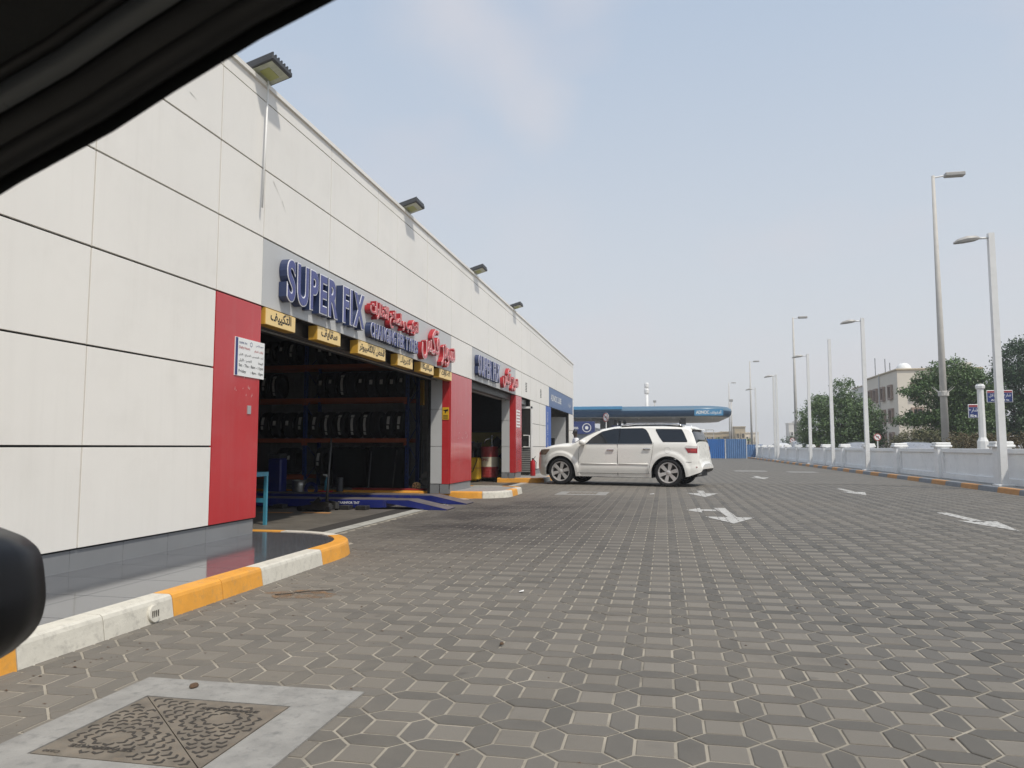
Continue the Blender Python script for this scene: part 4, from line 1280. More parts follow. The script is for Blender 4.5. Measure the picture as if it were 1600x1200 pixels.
# trolley jack
jk = thing('trolley_jack', 'black trolley jack with its long handle up, before the blue lift', 'trolley jack', (-6.0, 12.35, 0))
mb = MB()
mb.prism([(-6.32, .03), (-5.72, .03), (-5.72, .14), (-5.85, .17), (-6.05, .12), (-6.30, .08)], lambda a, b: (a, 12.22, b), lambda a, b: (a + .05, 12.26, b))
mb.prism([(-6.32, .03), (-5.72, .03), (-5.72, .14), (-5.85, .17), (-6.05, .12), (-6.30, .08)], lambda a, b: (a, 12.50, b), lambda a, b: (a + .05, 12.54, b))
mb.box(-6.2, -5.75, 12.26, 12.5, .05, .09)
mb.build('frame', 'darksteel', jk)
for x, y in ((-6.27, 12.24), (-6.27, 12.52), (-5.72, 12.2), (-5.72, 12.56)):
    mb = MB(); mb.lathe([(0, -.025), (.045, -.025), (.045, .025), (0, .025)], 14, (x, y, .045), 'Y'); mb.build('wheel', 'plasticblack', jk)
mb = MB(); mb.tube([(-6.1, 12.38, .10), (-5.95, 12.38, .22)], .04, 8); mb.lathe([(0, 0), (.05, 0), (.05, .02), (0, .02)], 14, (-6.1, 12.38, .14)); mb.build('lift_arm', 'darksteel', jk)
mb = MB(); mb.tube([(-5.83, 12.38, .12), (-5.82, 12.38, .42), (-5.76, 12.36, 1.27)], [.035, .02, .016], 8); mb.build('handle', 'darksteel', jk, smooth=True)
# things on the kerb edge behind the lift
def bucket(name, x, y, z, r, h, m, label, cat, lid=False):
    o = thing(name, label, cat, (x, y, z))
    mb = MB(); mb.lathe([(0, 0), (r * .88, 0), (r * .9, .01), (r * .95, h * .72), (r * 1.0, h * .73), (r * .98, h * .77), (r, h - .01), (r * 1.04, h), (r * .96, h), (r * .85, .03), (0, .03)], 24, (x, y, z))
    mb.build('bucket_body', m, o, smooth=True, angle=35)
    mb = MB(); mb.tube([(x + r * cos(RAD(t)), y - r * .25 * sin(RAD(t)) - .01, z + h * .9 - abs(sin(RAD(t))) * h * .35) for t in range(0, 181, 20)], .006, 5); mb.build('handle', 'darksteel', o)
    return o
bucket('bucket', -8.10, 15.75, .0, .155, .37, 'steel', 'dented galvanised bucket behind the blue lift', 'bucket')
o = MB().bbox(-8.75, -8.42, 15.5, 15.8, .0, .86, .03); o.bbox(-8.85, -8.2, 15.45, 15.85, .0, .12, .03)
o = o.build('machine_column', 'bluelift', None); setp(o, 'blue machine column with a grey top standing left of the bucket', 'machine')
MB().bbox(-8.74, -8.43, 15.5, 15.8, .865, .97, .02).build('cap', 'lampcase', o)
# blue round hose reel, red funnel, small can
r = thing('hose_coil', 'blue coiled hose standing beside the galvanised bucket', 'hose', (-7.78, 15.7, 0))
mb = MB(); 
for rr_ in (.10, .13, .155):
    mb.tube([(-7.78 + rr_ * cos(RAD(t)), 15.7, .17 + rr_ * sin(RAD(t))) for t in range(0, 361, 20)], .014, 6, caps=False)
mb.build('coil', 'bluelift', r, smooth=True)
o = MB().lathe([(0, 0), (.12, 0), (.17, .13), (.165, .14), (.11, .02), (0, .02)], 20, (-7.40, 15.65, 0)).build('basin', 'extred', None, smooth=True, angle=40); setp(o, 'small red plastic basin beside the jack handle', 'basin')
r = thing('spray_bottle', 'teal spray bottle standing in the row behind the lift', 'bottle', (-7.5, 15.9, 0))
MB().lathe([(0, 0), (.055, 0), (.055, .22), (.02, .28), (.02, .32), (0, .32)], 14, (-7.5, 15.9, .12)).build('bottle_body', 'tealpaint', r, smooth=True, angle=40)
MB().tube([(-7.5, 15.9, .44), (-7.5, 15.9, .48), (-7.58, 15.88, .49)], .018, 6).build('trigger', 'white', r)
r = thing('paint_can', 'small dull green can behind the jack handle', 'can', (-7.2, 15.9, .0))
MB().lathe([(0, 0), (.075, 0), (.075, .30), (.07, .31), (0, .31)], 16, (-7.18, 15.9, .12)).build('can_body', 'lampcase', r, smooth=True, angle=40)
# leaning bars
for n, (a_, b_, m, lab) in enumerate((((-6.62, 16.2, .16), (-6.82, 16.85, 1.02), 'lampcase', 'grey long bar leaning on the black sheeting, left of the blue upright'), ((-6.12, 16.4, .16), (-6.2, 16.9, 1.05), 'darksteel', 'thin dark bar leaning close to the blue upright'))):
    o = MB().tube([a_, b_], .016, 6).build('pry_bar', m, None, smooth=True); setp(o, lab, 'bar')
# red low dolly
r = thing('creeper_board', 'low dark red board lying along the yellow kerb behind the lift', 'board', (-6.1, 16.1, .14))
MB().bbox(-7.0, -5.3, 16.15, 16.45, .15, .18, .004).build('deck', 'drumred', r)
# pulley wheels at the tiled wall
r = thing('grinder_disc', 'round grey disc leaning on the tiled wall at the right edge of the first bay', 'disc', (-5.42, 16.7, .2))
mb = MB(); mb.lathe([(0, -.035), (.05, -.035), (.055, -.02), (.15, -.015), (.175, 0), (.165, .02), (0, .03)], 28, (-5.40, 16.8, .38), 'Y'); mb.build('disc', 'lamphead', r, smooth=True, angle=30)
mb = MB(); mb.tube([(-5.55, 16.65, .38), (-5.40, 16.76, .38)], .02, 6); mb.build('spindle', 'steel', r)
r = thing('cable_reel', 'small cream cable reel in front of the grey disc', 'reel', (-5.54, 16.5, .2))
mb = MB(); mb.lathe([(0, -.03), (.085, -.03), (.09, -.02), (.09, -.01), (.06, 0), (.06, .04), (.09, .05), (.09, .06), (0, .06)], 20, (-5.56, 16.45, .23), 'Y'); mb.build('reel_body', 'signyel', r, smooth=True, angle=30)
mb = MB()
for k in range(5): mb.tube([(-5.56 + .02 * cos(k * 1.256), 16.417, .23 + .02 * sin(k * 1.256)), (-5.56 + .07 * cos(k * 1.256), 16.417, .23 + .07 * sin(k * 1.256))], .008, 4)
mb.build('spoke', 'darksteel', r)
mb = MB(); mb.tube([(-5.75, 16.5, .17), (-5.75, 16.5, .22), (-5.2, 16.5, .22)], .012, 5); mb.build('stand', 'steel', r)
r = thing('yellow_wall_box', 'tall narrow yellow box on the tiled wall right of the rack', 'wall box', (-5.7, 17.98, 1.9))  # plain yellow wall box with hose and cable, no lamp in it
MB().bbox(-6.05, -5.89, 17.9, 18.015, 2.16, 2.80, .01).build('box_body', 'yellow', r)
MB().tube([(-5.96, 17.95, 2.16), (-5.96, 17.97, 1.6), (-5.99, 17.97, .2)], .014, 5).build('hose', 'plasticblack', r)
MB().tube([(-5.66, 17.97, 1.75), (-5.55, 17.97, 1.70), (-5.45, 17.97, 1.71)], .008, 5).build('cable', 'plasticblack', r)
o = MB().tube([(-5.88, 17.9, 1.3), (-5.90, 17.9, .2)], .02, 6).build('green_hose', 'column', None); setp(o, 'dark green hose hanging on the tiled wall', 'hose')
# light blue metal table at the near edge of the bay
tb = thing('metal_table', 'light blue metal table frame half hidden behind the first red pillar', 'table', (-5.8, 10.0, 0))
for x, y in ((-5.66, 10.0), (-6.7, 10.0), (-5.66, 9.45), (-6.7, 9.45)):
    MB().box(x - .022, x + .022, y - .022, y + .022, 0, .72).build('leg', 'tealpaint', tb)
MB().box(-6.73, -5.64, 9.42, 10.03, .70, .76).build('tabletop', 'tealpaint', tb)
MB().box(-6.70, -5.68, 9.985, 10.015, .32, .38).build('rail', 'tealpaint', tb)

# ------------------------------------------------------------------ second bay contents
def drum(x, y, z, r=.29, h=.99):
    o = thing('oil_drum', 'red oil drum with cream band on a small stand inside the second bay', 'drum', (x, y, 0))
    def prof(z0, z1):
        P = [(r, z0)]
        for k in range(4):
            c = z0 + (z1 - z0) * (k + .5) / 4
            P += [(r, c - .02), (r + .008, c), (r, c + .02)]
        return P + [(r, z1)]
    MB().lathe([(0, z), (r, z)] + prof(z, z + h * .34), 28, (x, y, 0)).build('drum_base', 'drumred', o, smooth=True, angle=50)
    MB().lathe([(r, z + h * .34), (r + .006, z + h * .345), (r + .002, z + h * .36), (r + .002, z + h * .66)], 28, (x, y, 0)).build('band', 'drumwhite', o, smooth=True)
    MB().lathe(prof(z + h * .66, z + h) + [(r - .02, z + h), (r - .02, z + h - .015), (0, z + h - .015)], 28, (x, y, 0)).build('drum_top', 'drumred', o, smooth=True, angle=50)
    mb = MB()
    text_mb(mb, 'OPEC', (x - .24, y - r - .03, z + h * .53), UX, UZ, width=.28, height=.08, zstag=.2, offset=.02)
    mb.v = [(a, y - math.sqrt(max((r + .006) ** 2 - (a - x) ** 2, 0)), c) for a, b, c in mb.v]
    mb.build('lettering', 'drumred', o, fix=False)
    mb = MB(); 
    for dx in (-.22, .22):
        for dy in (-.22, .22): mb.box(x + dx - .02, x + dx + .02, y + dy - .02, y + dy + .02, 0, z)
    mb.box(x - .26, x + .26, y - .26, y + .26, z - .03, z); mb.build('stand', 'darksteel', o)
    return o
drum(-5.60, 23.95, .14)
o = thing('drum_pump', 'chrome hand pump head standing on top of the red drum', 'pump', (-5.5, 23.95, 1.13))
MB().lathe([(0, 0), (.05, 0), (.04, .06), (.02, .08), (.02, .30), (.05, .31), (.03, .38), (0, .38)], 14, (-5.52, 23.95, 1.12)).build('pump_body', 'chrome', o, smooth=True, angle=40)
MB().tube([(-5.52, 23.95, 1.40), (-5.72, 23.9, 1.36), (-5.76, 23.88, 1.24)], .025, 6).build('spout', 'chrome', o, smooth=True)
y_ = thing('yellow_oil_cart', 'yellow waste oil collector with black dish on top, left of the red drum', 'oil collector', (-6.35, 25.0, 0))
MB().bbox(-6.62, -6.17, 24.75, 25.15, .05, .78, .06).build('tank', 'yellow', y_)
MB().box(-6.625, -6.165, 24.745, 25.155, .44, .455).build('seam', 'drumred', y_)
MB().box(-6.56, -6.44, 24.742, 24.748, .52, .66).build('label_plate', 'drumred', y_)
MB().tube([(-6.42, 24.95, .78), (-6.42, 24.95, 1.02)], .05, 10).build('mast', 'darksteel', y_)
MB().lathe([(0, 0), (.10, .0), (.30, .12), (.33, .26), (.31, .26), (.27, .13), (0, .05)], 24, (-6.45, 24.95, 1.0)).build('dish', 'plasticblack', y_, smooth=True, angle=40)
MB().tube([(-6.25, 24.9, 1.30), (-6.2, 24.8, 1.1), (-6.22, 24.72, .7), (-6.35, 24.70, .35), (-6.55, 24.72, .22)], .014, 6).build('hose', 'plasticblack', y_, smooth=True)
for x, y in ((-6.58, 24.8), (-6.22, 24.8)): MB().lathe([(0, -.02), (.04, -.02), (.04, .02), (0, .02)], 12, (x, y, .04), 'Y').build('wheel', 'plasticblack', y_)
for ob_ in [y_]: ob_.location += Vector((.36, -1.42, 0))
MB().bbox(-6.75, -6.3, 24.5, 24.9, .0, 1.30, .05).build('machine_cabinet', 'bluelift', None)
setp(bpy.data.objects['machine_cabinet'], 'dark blue machine cabinet behind the yellow oil collector', 'machine')
# fire extinguisher by the side door
fe = thing('fire_extinguisher', 'red fire extinguisher standing by the side door behind the second bay', 'fire extinguisher', (-4.42, 25.3, .14))
MB().lathe([(0, 0), (.085, 0), (.09, .02), (.09, .44), (.075, .50), (.03, .53), (.03, .56), (0, .56)], 20, (-4.40, 25.3, .14)).build('cylinder_body', 'extred', fe, smooth=True, angle=40)
MB().box(-4.43, -4.37, 25.27, 25.33, .70, .74).build('valve', 'plasticblack', fe)
MB().tube([(-4.38, 25.25, .71), (-4.33, 25.22, .74), (-4.30, 25.22, .80)], .010, 5).build('lever', 'plasticblack', fe)
MB().tube([(-4.37, 25.3, .70), (-4.28, 25.28, .60), (-4.29, 25.28, .34)], .012, 6).build('hose', 'plasticblack', fe, smooth=True)

# ------------------------------------------------------------------ white car in front of the bays
def interp(tab, x):
    if x <= tab[0][0]: return tab[0][1]
    for (a, b), (c, d) in zip(tab[:-1], tab[1:]):
        if x <= c: return b + (d - b) * (x - a) / (c - a)
    return tab[-1][1]
def smooth_interp(tab, x, r=.04):
    return (interp(tab, x - r) + 2 * interp(tab, x) + interp(tab, x + r)) / 4

class Body:
    def __init__(s, top, bot, plan, belt, arches, tumble=.42, shoulder=.09, crown=.035):
        s.top, s.bot, s.plan, s.belt, s.arches, s.tumble, s.shoulder, s.crown = top, bot, plan, belt, arches, tumble, shoulder, crown
    def zt(s, u): return smooth_interp(s.top, u)
    def zb(s, u):
        z = interp(s.bot, u)
        for (c, zc, r) in s.arches:
            if abs(u - c) < r: z = max(z, zc + math.sqrt(r * r - (u - c) ** 2))
        return z
    def w(s, u, z):
        p = smooth_interp(s.plan, u, .05)
        f = 0.
        if z > s.belt: f -= s.tumble * (z - s.belt) + .015
        elif z > s.belt - .12: f -= .015 * (z - s.belt + .12) / .12
        if z < .50: f -= .05 * (.50 - z) / .25
        if .60 < z < .66: f -= .006
        # flared arches
        for (c, zc, r) in s.arches:
            d = math.hypot(u - c, z - zc)
            if d < r * 1.32: f += .028 * min(1, (r * 1.32 - d) / (r * .14))
        return p + f
    def column(s, u, ns=20, nt=10):
        zt, zb = s.zt(u), s.zb(u)
        zs = max(zt - s.shoulder, zb + .02)
        pts = []
        for i in range(ns + 1):
            z = zb + (zs - zb) * i / ns
            pts.append((u, -s.w(u, z), z))
        ws = s.w(u, zs)
        for i in range(1, nt + 1):
            t = pi / 2 * i / nt
            pts.append((u, -ws * cos(t) ** .55 if i < nt else 0., zs + (zt - zs) * sin(t) ** .9 + s.crown * (sin(t) ** 2)))
        return pts
    def shell(s, us):
        P = [s.column(u) for u in us]
        mb = MB(); mb.grid(P)
        mb.grid([[(x, -y, z) for x, y, z in r] for r in P])
        for r in (P[0], P[-1]):
            n = len(r)
            c = r + [(x, -y, z) for x, y, z in r[::-1][1:]]
            mb.add(c, [tuple(range(len(c)))])
        return mb
    def patch(s, lower, upper, off, side=-1, n=16, m=7, thick=.004):
        """panel lying on the side between two (u,z) lines, standing off by off"""
        u0, u1 = max(lower[0][0], upper[0][0]), min(lower[-1][0], upper[-1][0])
        P = []
        for i in range(n + 1):
            u = u0 + (u1 - u0) * i / n
            a, b = interp(lower, u), interp(upper, u)
            b = max(b, a + .002)
            P.append([(u, side * (s.w(u, a + (b - a) * j / m) + off), a + (b - a) * j / m) for j in range(m + 1)])
        mb = MB(); mb.grid(P)
        Q = [[(x, y - side * (off + .004), z) for x, y, z in r] for r in P]
        mb.grid([P[0], Q[0]]); mb.grid([P[-1], Q[-1]])
        mb.grid([[r[0] for r in P], [r[0] for r in Q]]); mb.grid([[r[-1] for r in P], [r[-1] for r in Q]])
        return mb
def grow(line, d): return [(u, z + d) for u, z in line]
def ext(line, d): return [(line[0][0] - d, line[0][1])] + line[1:-1] + [(line[-1][0] + d, line[-1][1])]

suv = thing('parked_car', 'large white seven seat car with tinted windows parked across the paving', 'car')
B = Body(top=[(-.88, .70), (-.84, .92), (-.74, 1.02), (-.58, 1.10), (-.30, 1.17), (-.05, 1.205), (.33, 1.215), (.48, 1.29), (.76, 1.45), (1.13, 1.62), (1.57, 1.695), (2.05, 1.73), (2.75, 1.735), (3.44, 1.715), (3.78, 1.68), (3.86, 1.64), (3.93, 1.52), (4.01, 1.31), (4.06, 1.14), (4.09, .95), (4.10, .70), (4.14, .65), (4.18, .60)],
         bot=[(-.88, .55), (-.80, .36), (-.68, .27), (-.5, .25), (.5, .26), (2.8, .25), (3.72, .29), (3.8, .29), (4.14, .42), (4.18, .50)],
         plan=[(-.88, .55), (-.80, .72), (-.65, .86), (-.4, .945), (0, .975), (.6, .985), (3.2, .99), (3.75, .965), (3.92, .93), (4.05, .86), (4.12, .80), (4.18, .72)],
         belt=1.215, arches=[(.0, .385, .475), (3.26, .385, .475)])
us = [-.88, -.865, -.85, -.83, -.80, -.77, -.73, -.69]
u = -.65
while u < 3.81:
    us.append(u)
    near = min(abs(abs(u - c) - .475) for c in (0., 3.26))
    u += .012 if near < .05 else .035
us += [3.83, 3.86, 3.89, 3.92, 3.95, 3.98, 4.0, 4.02, 4.04, 4.06, 4.075, 4.085, 4.095, 4.105, 4.115, 4.13, 4.145, 4.16, 4.18]
body = B.shell(us).build('body', 'suv', suv, smooth=True, local=True, angle=50)
def bp(lower, upper, off, name, m, parent, sides=(-1, 1), **k):
    for sd_ in sides:
        o = B.patch(lower, upper, off, sd_, **k).build(name, m, parent, smooth=True, local=True, angle=30)
    return o
# doors with dark seams
for lo, up_ in (([(.62, .36), (1.775, .36)], [(.62, 1.205), (1.775, 1.205)]), ([(1.80, .36), (2.70, .36), (2.72, .55), (2.80, .85), (2.83, 1.2)], [(1.80, 1.205), (2.83, 1.205)])):
    pass
def seam(pts, side, r=.006):
    mb = MB(); mb.tube([(u_, side * (B.w(u_, z_) + .001), z_) for u_, z_ in pts], r, 5); return mb
for side in (-1, 1):
    def dpatch(l, u_, off): return B.patch(l, u_, off, side, n=26, m=14)
    fd = dpatch([(.60, .47), (.62, .36), (1.772, .36)], [(.60, 1.0), (.68, 1.21), (1.772, 1.21)], .006).build('door', 'suv', suv, smooth=True, local=True, angle=30)
    rd = dpatch([(1.798, .36), (2.68, .36), (2.72, .55), (2.79, .84), (2.825, 1.10)], [(1.798, 1.21), (2.825, 1.21)], .006).build('door', 'suv', suv, smooth=True, local=True, angle=30)
    seam([(1.785, .30), (1.785, .7), (1.785, 1.2)], side, .009).build('door_seam', 'blackjoint', suv, local=True)
    seam([(2.70, .36), (2.735, .55), (2.80, .85), (2.84, 1.15), (2.845, 1.24)], side, .005).build('door_seam', 'blackjoint', suv, local=True)
    seam([(.66, 1.2), (.60, 1.05), (.585, .8), (.59, .38)], side, .004).build('door_seam', 'blackjoint', suv, local=True)
    seam([(.55, .36), (1.6, .352), (2.75, .36)], side, .004).build('sill_seam', 'blackjoint', suv, local=True)
    # windows: black surround then glass
    for nm, lo, up_ in (('window', [(.84, 1.215), (1.815, 1.215)], [(.84, 1.22), (.98, 1.37), (1.28, 1.555), (1.62, 1.635), (1.815, 1.65)]),
                        ('window', [(1.835, 1.215), (2.80, 1.225)], [(1.835, 1.65), (2.50, 1.645), (2.60, 1.60), (2.68, 1.49), (2.80, 1.235)]),
                        ('quarter_window', [(2.90, 1.60), (3.00, 1.42), (3.12, 1.27), (3.78, 1.265)], [(2.90, 1.625), (3.62, 1.605), (3.69, 1.49), (3.78, 1.28)])):
        lo2 = [(lo[0][0] - .016, lo[0][1] - .012)] + [(a, b - .014) for a, b in lo[1:-1]] + [(lo[-1][0] + .016, lo[-1][1] - .012)]
        up2 = [(up_[0][0] - .016, up_[0][1] + .008)] + [(a, b + .016) for a, b in up_[1:-1]] + [(up_[-1][0] + .016, up_[-1][1] + .012)]
        fr = B.patch(lo2, up2, .0065, side, n=30, m=8).build('window_surround', 'plasticblack', suv, smooth=True, local=True, angle=30)
        B.patch(lo, up_, .009, side, n=30, m=8).build(nm, 'suvglass', suv, smooth=True, local=True, angle=30)
    mb = MB(); mb.tube([(u_, side * (B.w(u_, 1.203) + .010), 1.203) for u_ in (.80, 1.3, 1.8, 2.3, 2.83)], .007, 5); mb.build('belt_trim', 'chrome', suv, local=True)
    mb = MB()
    for u0_, u1_ in ((.66, 1.77), (1.81, 2.70)):
        mb.tube([(u_, side * (B.w(u_, .63) + .012), .63) for u_ in (u0_, (u0_ + u1_) / 2, u1_)], .014, 6)
    mb.build('side_moulding', 'suv', suv, local=True, smooth=True)
    for u_, z_ in ((1.47, 1.035), (2.55, 1.06)):
        h = MB(); yy = side * (B.w(u_ + .1, z_) + .012)
        h.bbox(u_, u_ + .22, min(yy, yy + side * .03), max(yy, yy + side * .03), z_ - .014, z_ + .014, .008).build('door_handle', 'chrome', suv, local=True)
        mb = MB(); mb.lathe([(0, 0), (.05, 0)], 14, (u_ + .10, yy - side * .004, z_), 'Y'); mb.build('handle_recess', 'suv', suv, local=True)
    # mirror
    mb = MB(); yy = side * (B.w(.8, 1.2) + .13)
    mb.bbox(.66, .86, min(yy, yy + side * .0) - .09, yy + .09, 1.17, 1.325, .045).build('mirror', 'suv', suv, local=True, smooth=True)
    mb = MB(); mb.tube([(.76, side * B.w(.8, 1.2), 1.19), (.76, yy, 1.20)], .03, 6); mb.build('mirror_arm', 'plasticblack', suv, local=True)
    # fuel flap
    if side < 0:
        mb = MB(); cu, cz = 3.25, 1.03
        mb.tube([(cu + .085 * cos(RAD(t)), -(B.w(cu + .085 * cos(RAD(t)), cz + .085 * sin(RAD(t))) + .002), cz + .085 * sin(RAD(t))) for t in range(0, 361, 20)], .0035, 5, caps=False)
        mb.build('fuel_flap', 'panel_grey', suv, local=True)
    # lamps
    B.patch([(-.79, .88), (-.5, .885), (-.36, 1.03)], [(-.79, .93), (-.66, 1.045), (-.36, 1.06)], .008, side, n=14, m=5).build('headlight', 'headlens', suv, smooth=True, local=True, angle=30)
    tl_ = B.patch([(3.74, 1.10), (3.82, .955), (4.08, .945)], [(3.74, 1.12), (3.77, 1.15), (4.06, 1.13)], .008, side, n=12, m=5).build('tail_light', 'lampred', suv, smooth=True, local=True, angle=30)
    B.patch([(3.74, 1.10), (3.78, 1.085), (4.06, 1.08)], [(3.74, 1.13), (3.77, 1.16), (4.05, 1.145)], .012, side, n=12, m=3).build('clear_band', 'lampclear', tl_, smooth=True, local=True, angle=30)
    B.patch([(3.89, .99), (4.03, .985)], [(3.89, 1.06), (4.03, 1.06)], .011, side, n=4, m=3).build('lamp_cell', 'signredface', tl_, smooth=True, local=True)
    # roof rail
    mb = MB(); mb.tube([(1.80, side * .70, 1.715), (1.95, side * .70, 1.765), (2.3, side * .70, 1.795), (3.1, side * .70, 1.79), (3.45, side * .70, 1.765), (3.68, side * .70, 1.70)], .016, 6)
    mb.build('roof_rail', 'chrome', suv, local=True, smooth=True)
    mb = MB(); mb.tube([(1.84, side * .70, 1.70), (2.3, side * .70, 1.745), (3.1, side * .70, 1.74), (3.62, side * .70, 1.70)], .02, 6)
    mb.build('rail_gasket', 'plasticblack', suv, local=True, smooth=True)
    # bumper seam and marker
    seam([(3.76, .70), (3.9, .695), (4.09, .70)], side, .004).build('bumper_seam', 'blackjoint', suv, local=True)
    mb = MB(); mb.box(3.98, 4.06, side * B.w(4.02, .6) - .004, side * B.w(4.02, .6) + .004, .55, .57); mb.build('marker', 'lampred', suv, local=True)
    mb = MB(); text_mb(mb, 'ACADIA' if side < 0 else 'AIDACA', (.74, side * (B.w(.9, .66) + .004), .655), UX, UZ, width=.34, height=.028, zstag=.2, offset=.03)
    mb.build('badge', 'darksteel', suv, local=True, fix=False)
# windscreen and rear window lie on the crowned top
def toppatch(u0, u1, t0, off, n=12, m=14):
    P = []
    for i in range(n + 1):
        u_ = u0 + (u1 - u0) * i / n
        zt = B.zt(u_); zs = zt - B.shoulder; ws = B.w(u_, zs)
        row = []
        for j in range(2 * m + 1):
            s_ = (j - m) / m
            t = pi / 2 * (1 - abs(s_) * (1 - t0))
            y = ws * max(cos(t), 0) ** .55 * (1 if s_ > 0 else -1)
            row.append((u_, y, zs + (zt - zs) * sin(t) ** .9 + B.crown * sin(t) ** 2 + off))
        P.append(row)
    return MB().grid(P)
toppatch(.42, 1.20, .30, .012).build('windscreen', 'suvglass', suv, smooth=True, local=True)
toppatch(3.89, 4.03, .30, .012).build('rear_window', 'suvglass', suv, smooth=True, local=True)
mb = MB(); mb.prism([(3.76, 1.665), (3.97, 1.635), (3.98, 1.61), (3.85, 1.62)], lambda a, b: (a, -.66, b), lambda a, b: (a, .66, b)); mb.build('roof_spoiler', 'suv', suv, local=True)
# underbody, arch liners, exhaust
mb = MB(); mb.box(.48, 2.78, -.86, .86, .24, .42); mb.box(-.6, 4.0, -.72, .72, .28, .62); mb.box(3.70, 3.9, -.75, .75, .32, .45); mb.build('underbody', 'plasticblack', suv, local=True)
for c in (0, 3.26):
    mb = MB(); P = []
    for t in range(-10, 191, 10):
        P.append([(c + .470 * cos(RAD(t)), y, .385 + .470 * sin(RAD(t))) for y in (-.955, -.6, .6, .955)])
    mb.grid(P); mb.build('arch_liner', 'plasticblack', suv, local=True)
mb = MB(); mb.tube([(3.8, -.55, .32), (4.0, -.60, .34)], .022, 10); mb.tube([(3.96, -.60, .34), (4.10, -.60, .36)], .03, 10); mb.build('exhaust', 'steel', suv, local=True, smooth=True)
def car_wheel(parent, x, y, R_=.395, w=.25, side=-1, spokes=6, rimr=.285):
    r = bpy.data.objects.new('wheel', None); COL.objects.link(r); r.parent = parent; r.location = (x, y, R_)
    h = w / 2
    mb = MB(); mb.lathe([(rimr, -h * .8), (rimr + .02, -h * .95), (R_ * .88, -h), (R_ * .96, -h * .9), (R_, -h * .6), (R_, -.03), (R_ * .98, -.025), (R_ * .98, .025), (R_, .03), (R_, h * .6), (R_ * .96, h * .9), (R_ * .88, h), (rimr + .02, h * .95), (rimr, h * .8)], 40, (0, 0, 0), 'Y')
    mb.build('tyre', 'rubber', r, smooth=True, local=True, angle=40)
    o_ = side * h
    mb = MB(); mb.lathe([(rimr + .005, o_ * .80), (rimr + .004, o_ * .92), (rimr - .012, o_ * .92), (rimr - .025, o_ * .70), (rimr - .03, o_ * .1)], 40, (0, 0, 0), 'Y')
    for k in range(spokes):
        a = 2 * pi * k / spokes + .26
        ca, sa = cos(a), sin(a)
        def T(rad, wd, yy): return (rad * ca - wd * sa, yy, rad * sa + wd * ca)
        pts = [T(.05, -.035, o_ * .72), T(.05, .035, o_ * .72), T(rimr - .012, .058, o_ * .86), T(rimr - .012, -.058, o_ * .86),
               T(.05, -.035, o_ * .45), T(.05, .035, o_ * .45), T(rimr - .012, .058, o_ * .6), T(rimr - .012, -.058, o_ * .6)]
        mb.add(pts, [(0, 1, 2, 3), (4, 5, 6, 7), (0, 3, 7, 4), (1, 2, 6, 5), (0, 1, 5, 4)])
    mb.lathe([(0, o_ * .84), (.04, o_ * .84), (.065, o_ * .74), (.07, o_ * .5)], 20, (0, 0, 0), 'Y')
    mb.build('rim', 'rim', r, smooth=True, local=True, angle=30)
    mb = MB(); mb.lathe([(0, 0), (rimr - .03, 0)], 30, (0, 0, 0), 'Y'); mb.lathe([(.0, o_ * .3), (.15, o_ * .3), (.15, 0)], 30, (0, 0, 0), 'Y'); mb.build('brake_disc', 'darksteel', r, local=True)
    return r
for x in (0, 3.26):
    for side in (-1, 1): car_wheel(suv, x, side * .865, side=side)
suv.location = (-2.785 - .03, 23.35 - .02, 0)
suv.rotation_euler.z = math.atan2(-.25, .968)

# far parked cars beyond the fence
def far_car(x, y, rz, m, label, hh=1.45):
    r = thing('parked_car', label, 'car', group='cars beyond the fence')
    b = Body(top=[(-.8, .6), (-.75, .75), (-.2, .88), (.25, .92), (.95, hh - .06), (1.6, hh), (2.4, hh - .02), (3.1, hh - .25), (3.35, .98), (3.7, .92), (3.75, .6)], bot=[(-.8, .4), (-.6, .22), (3.6, .22), (3.75, .45)], plan=[(-.8, .6), (-.4, .82), (.5, .88), (3, .88), (3.75, .7)], belt=.92, arches=[(0, .33, .37), (2.75, .33, .37)])
    uu = [-.8 + 4.55 * i / 60 for i in range(61)]
    b.shell(uu).build('body', m, r, smooth=True, local=True, angle=50)
    for side in (-1, 1):
        b.patch([(.55, .95), (1.65, .95)], [(.55, .97), (1.0, hh - .13), (1.65, hh - .08)], .01, side).build('window', 'suvglass', r, local=True, smooth=True)
        b.patch([(1.72, .95), (3.05, .95)], [(1.72, hh - .08), (2.4, hh - .1), (3.05, .98)], .01, side).build('window', 'suvglass', r, local=True, smooth=True)
    for xw in (0, 2.75):
        for side in (-1, 1):
            w_ = MB(); w_.lathe([(0, -.1), (.31, -.1), (.33, -.08), (.33, .08), (.31, .1), (0, .1)], 18, (xw, side * .78, .33), 'Y'); w_.build('wheel', 'rubber', r, local=True, smooth=True, angle=40)
    r.location = (x, y, -.02); r.rotation_euler.z = RAD(rz)
    return r
far_car(10.9, 74, 88, 'carwhite', 'white car roof behind the far end of the fence, beside headless white post', 1.5)
far_car(11.7, 68.5, 88, 'carsilver', 'silver car roof behind the fence right of the tall street lamp foot', 1.65)
far_car(12.5, 66, 92, 'carred', 'maroon car roof behind the fence under the grey green tree', 1.45)
far_car(12.6, 59, 88, 'carwhite', 'white car roof behind the fence near the middle of the grey green tree', 1.45)
far_car(12.6, 52, 88, 'carsilver', 'silver car roof behind the fence near the right end of the grey green tree', 1.45)
far_car(12.4, 39.5, 88, 'carsilver', 'silver car roof behind the fence under the large green tree', 1.36)

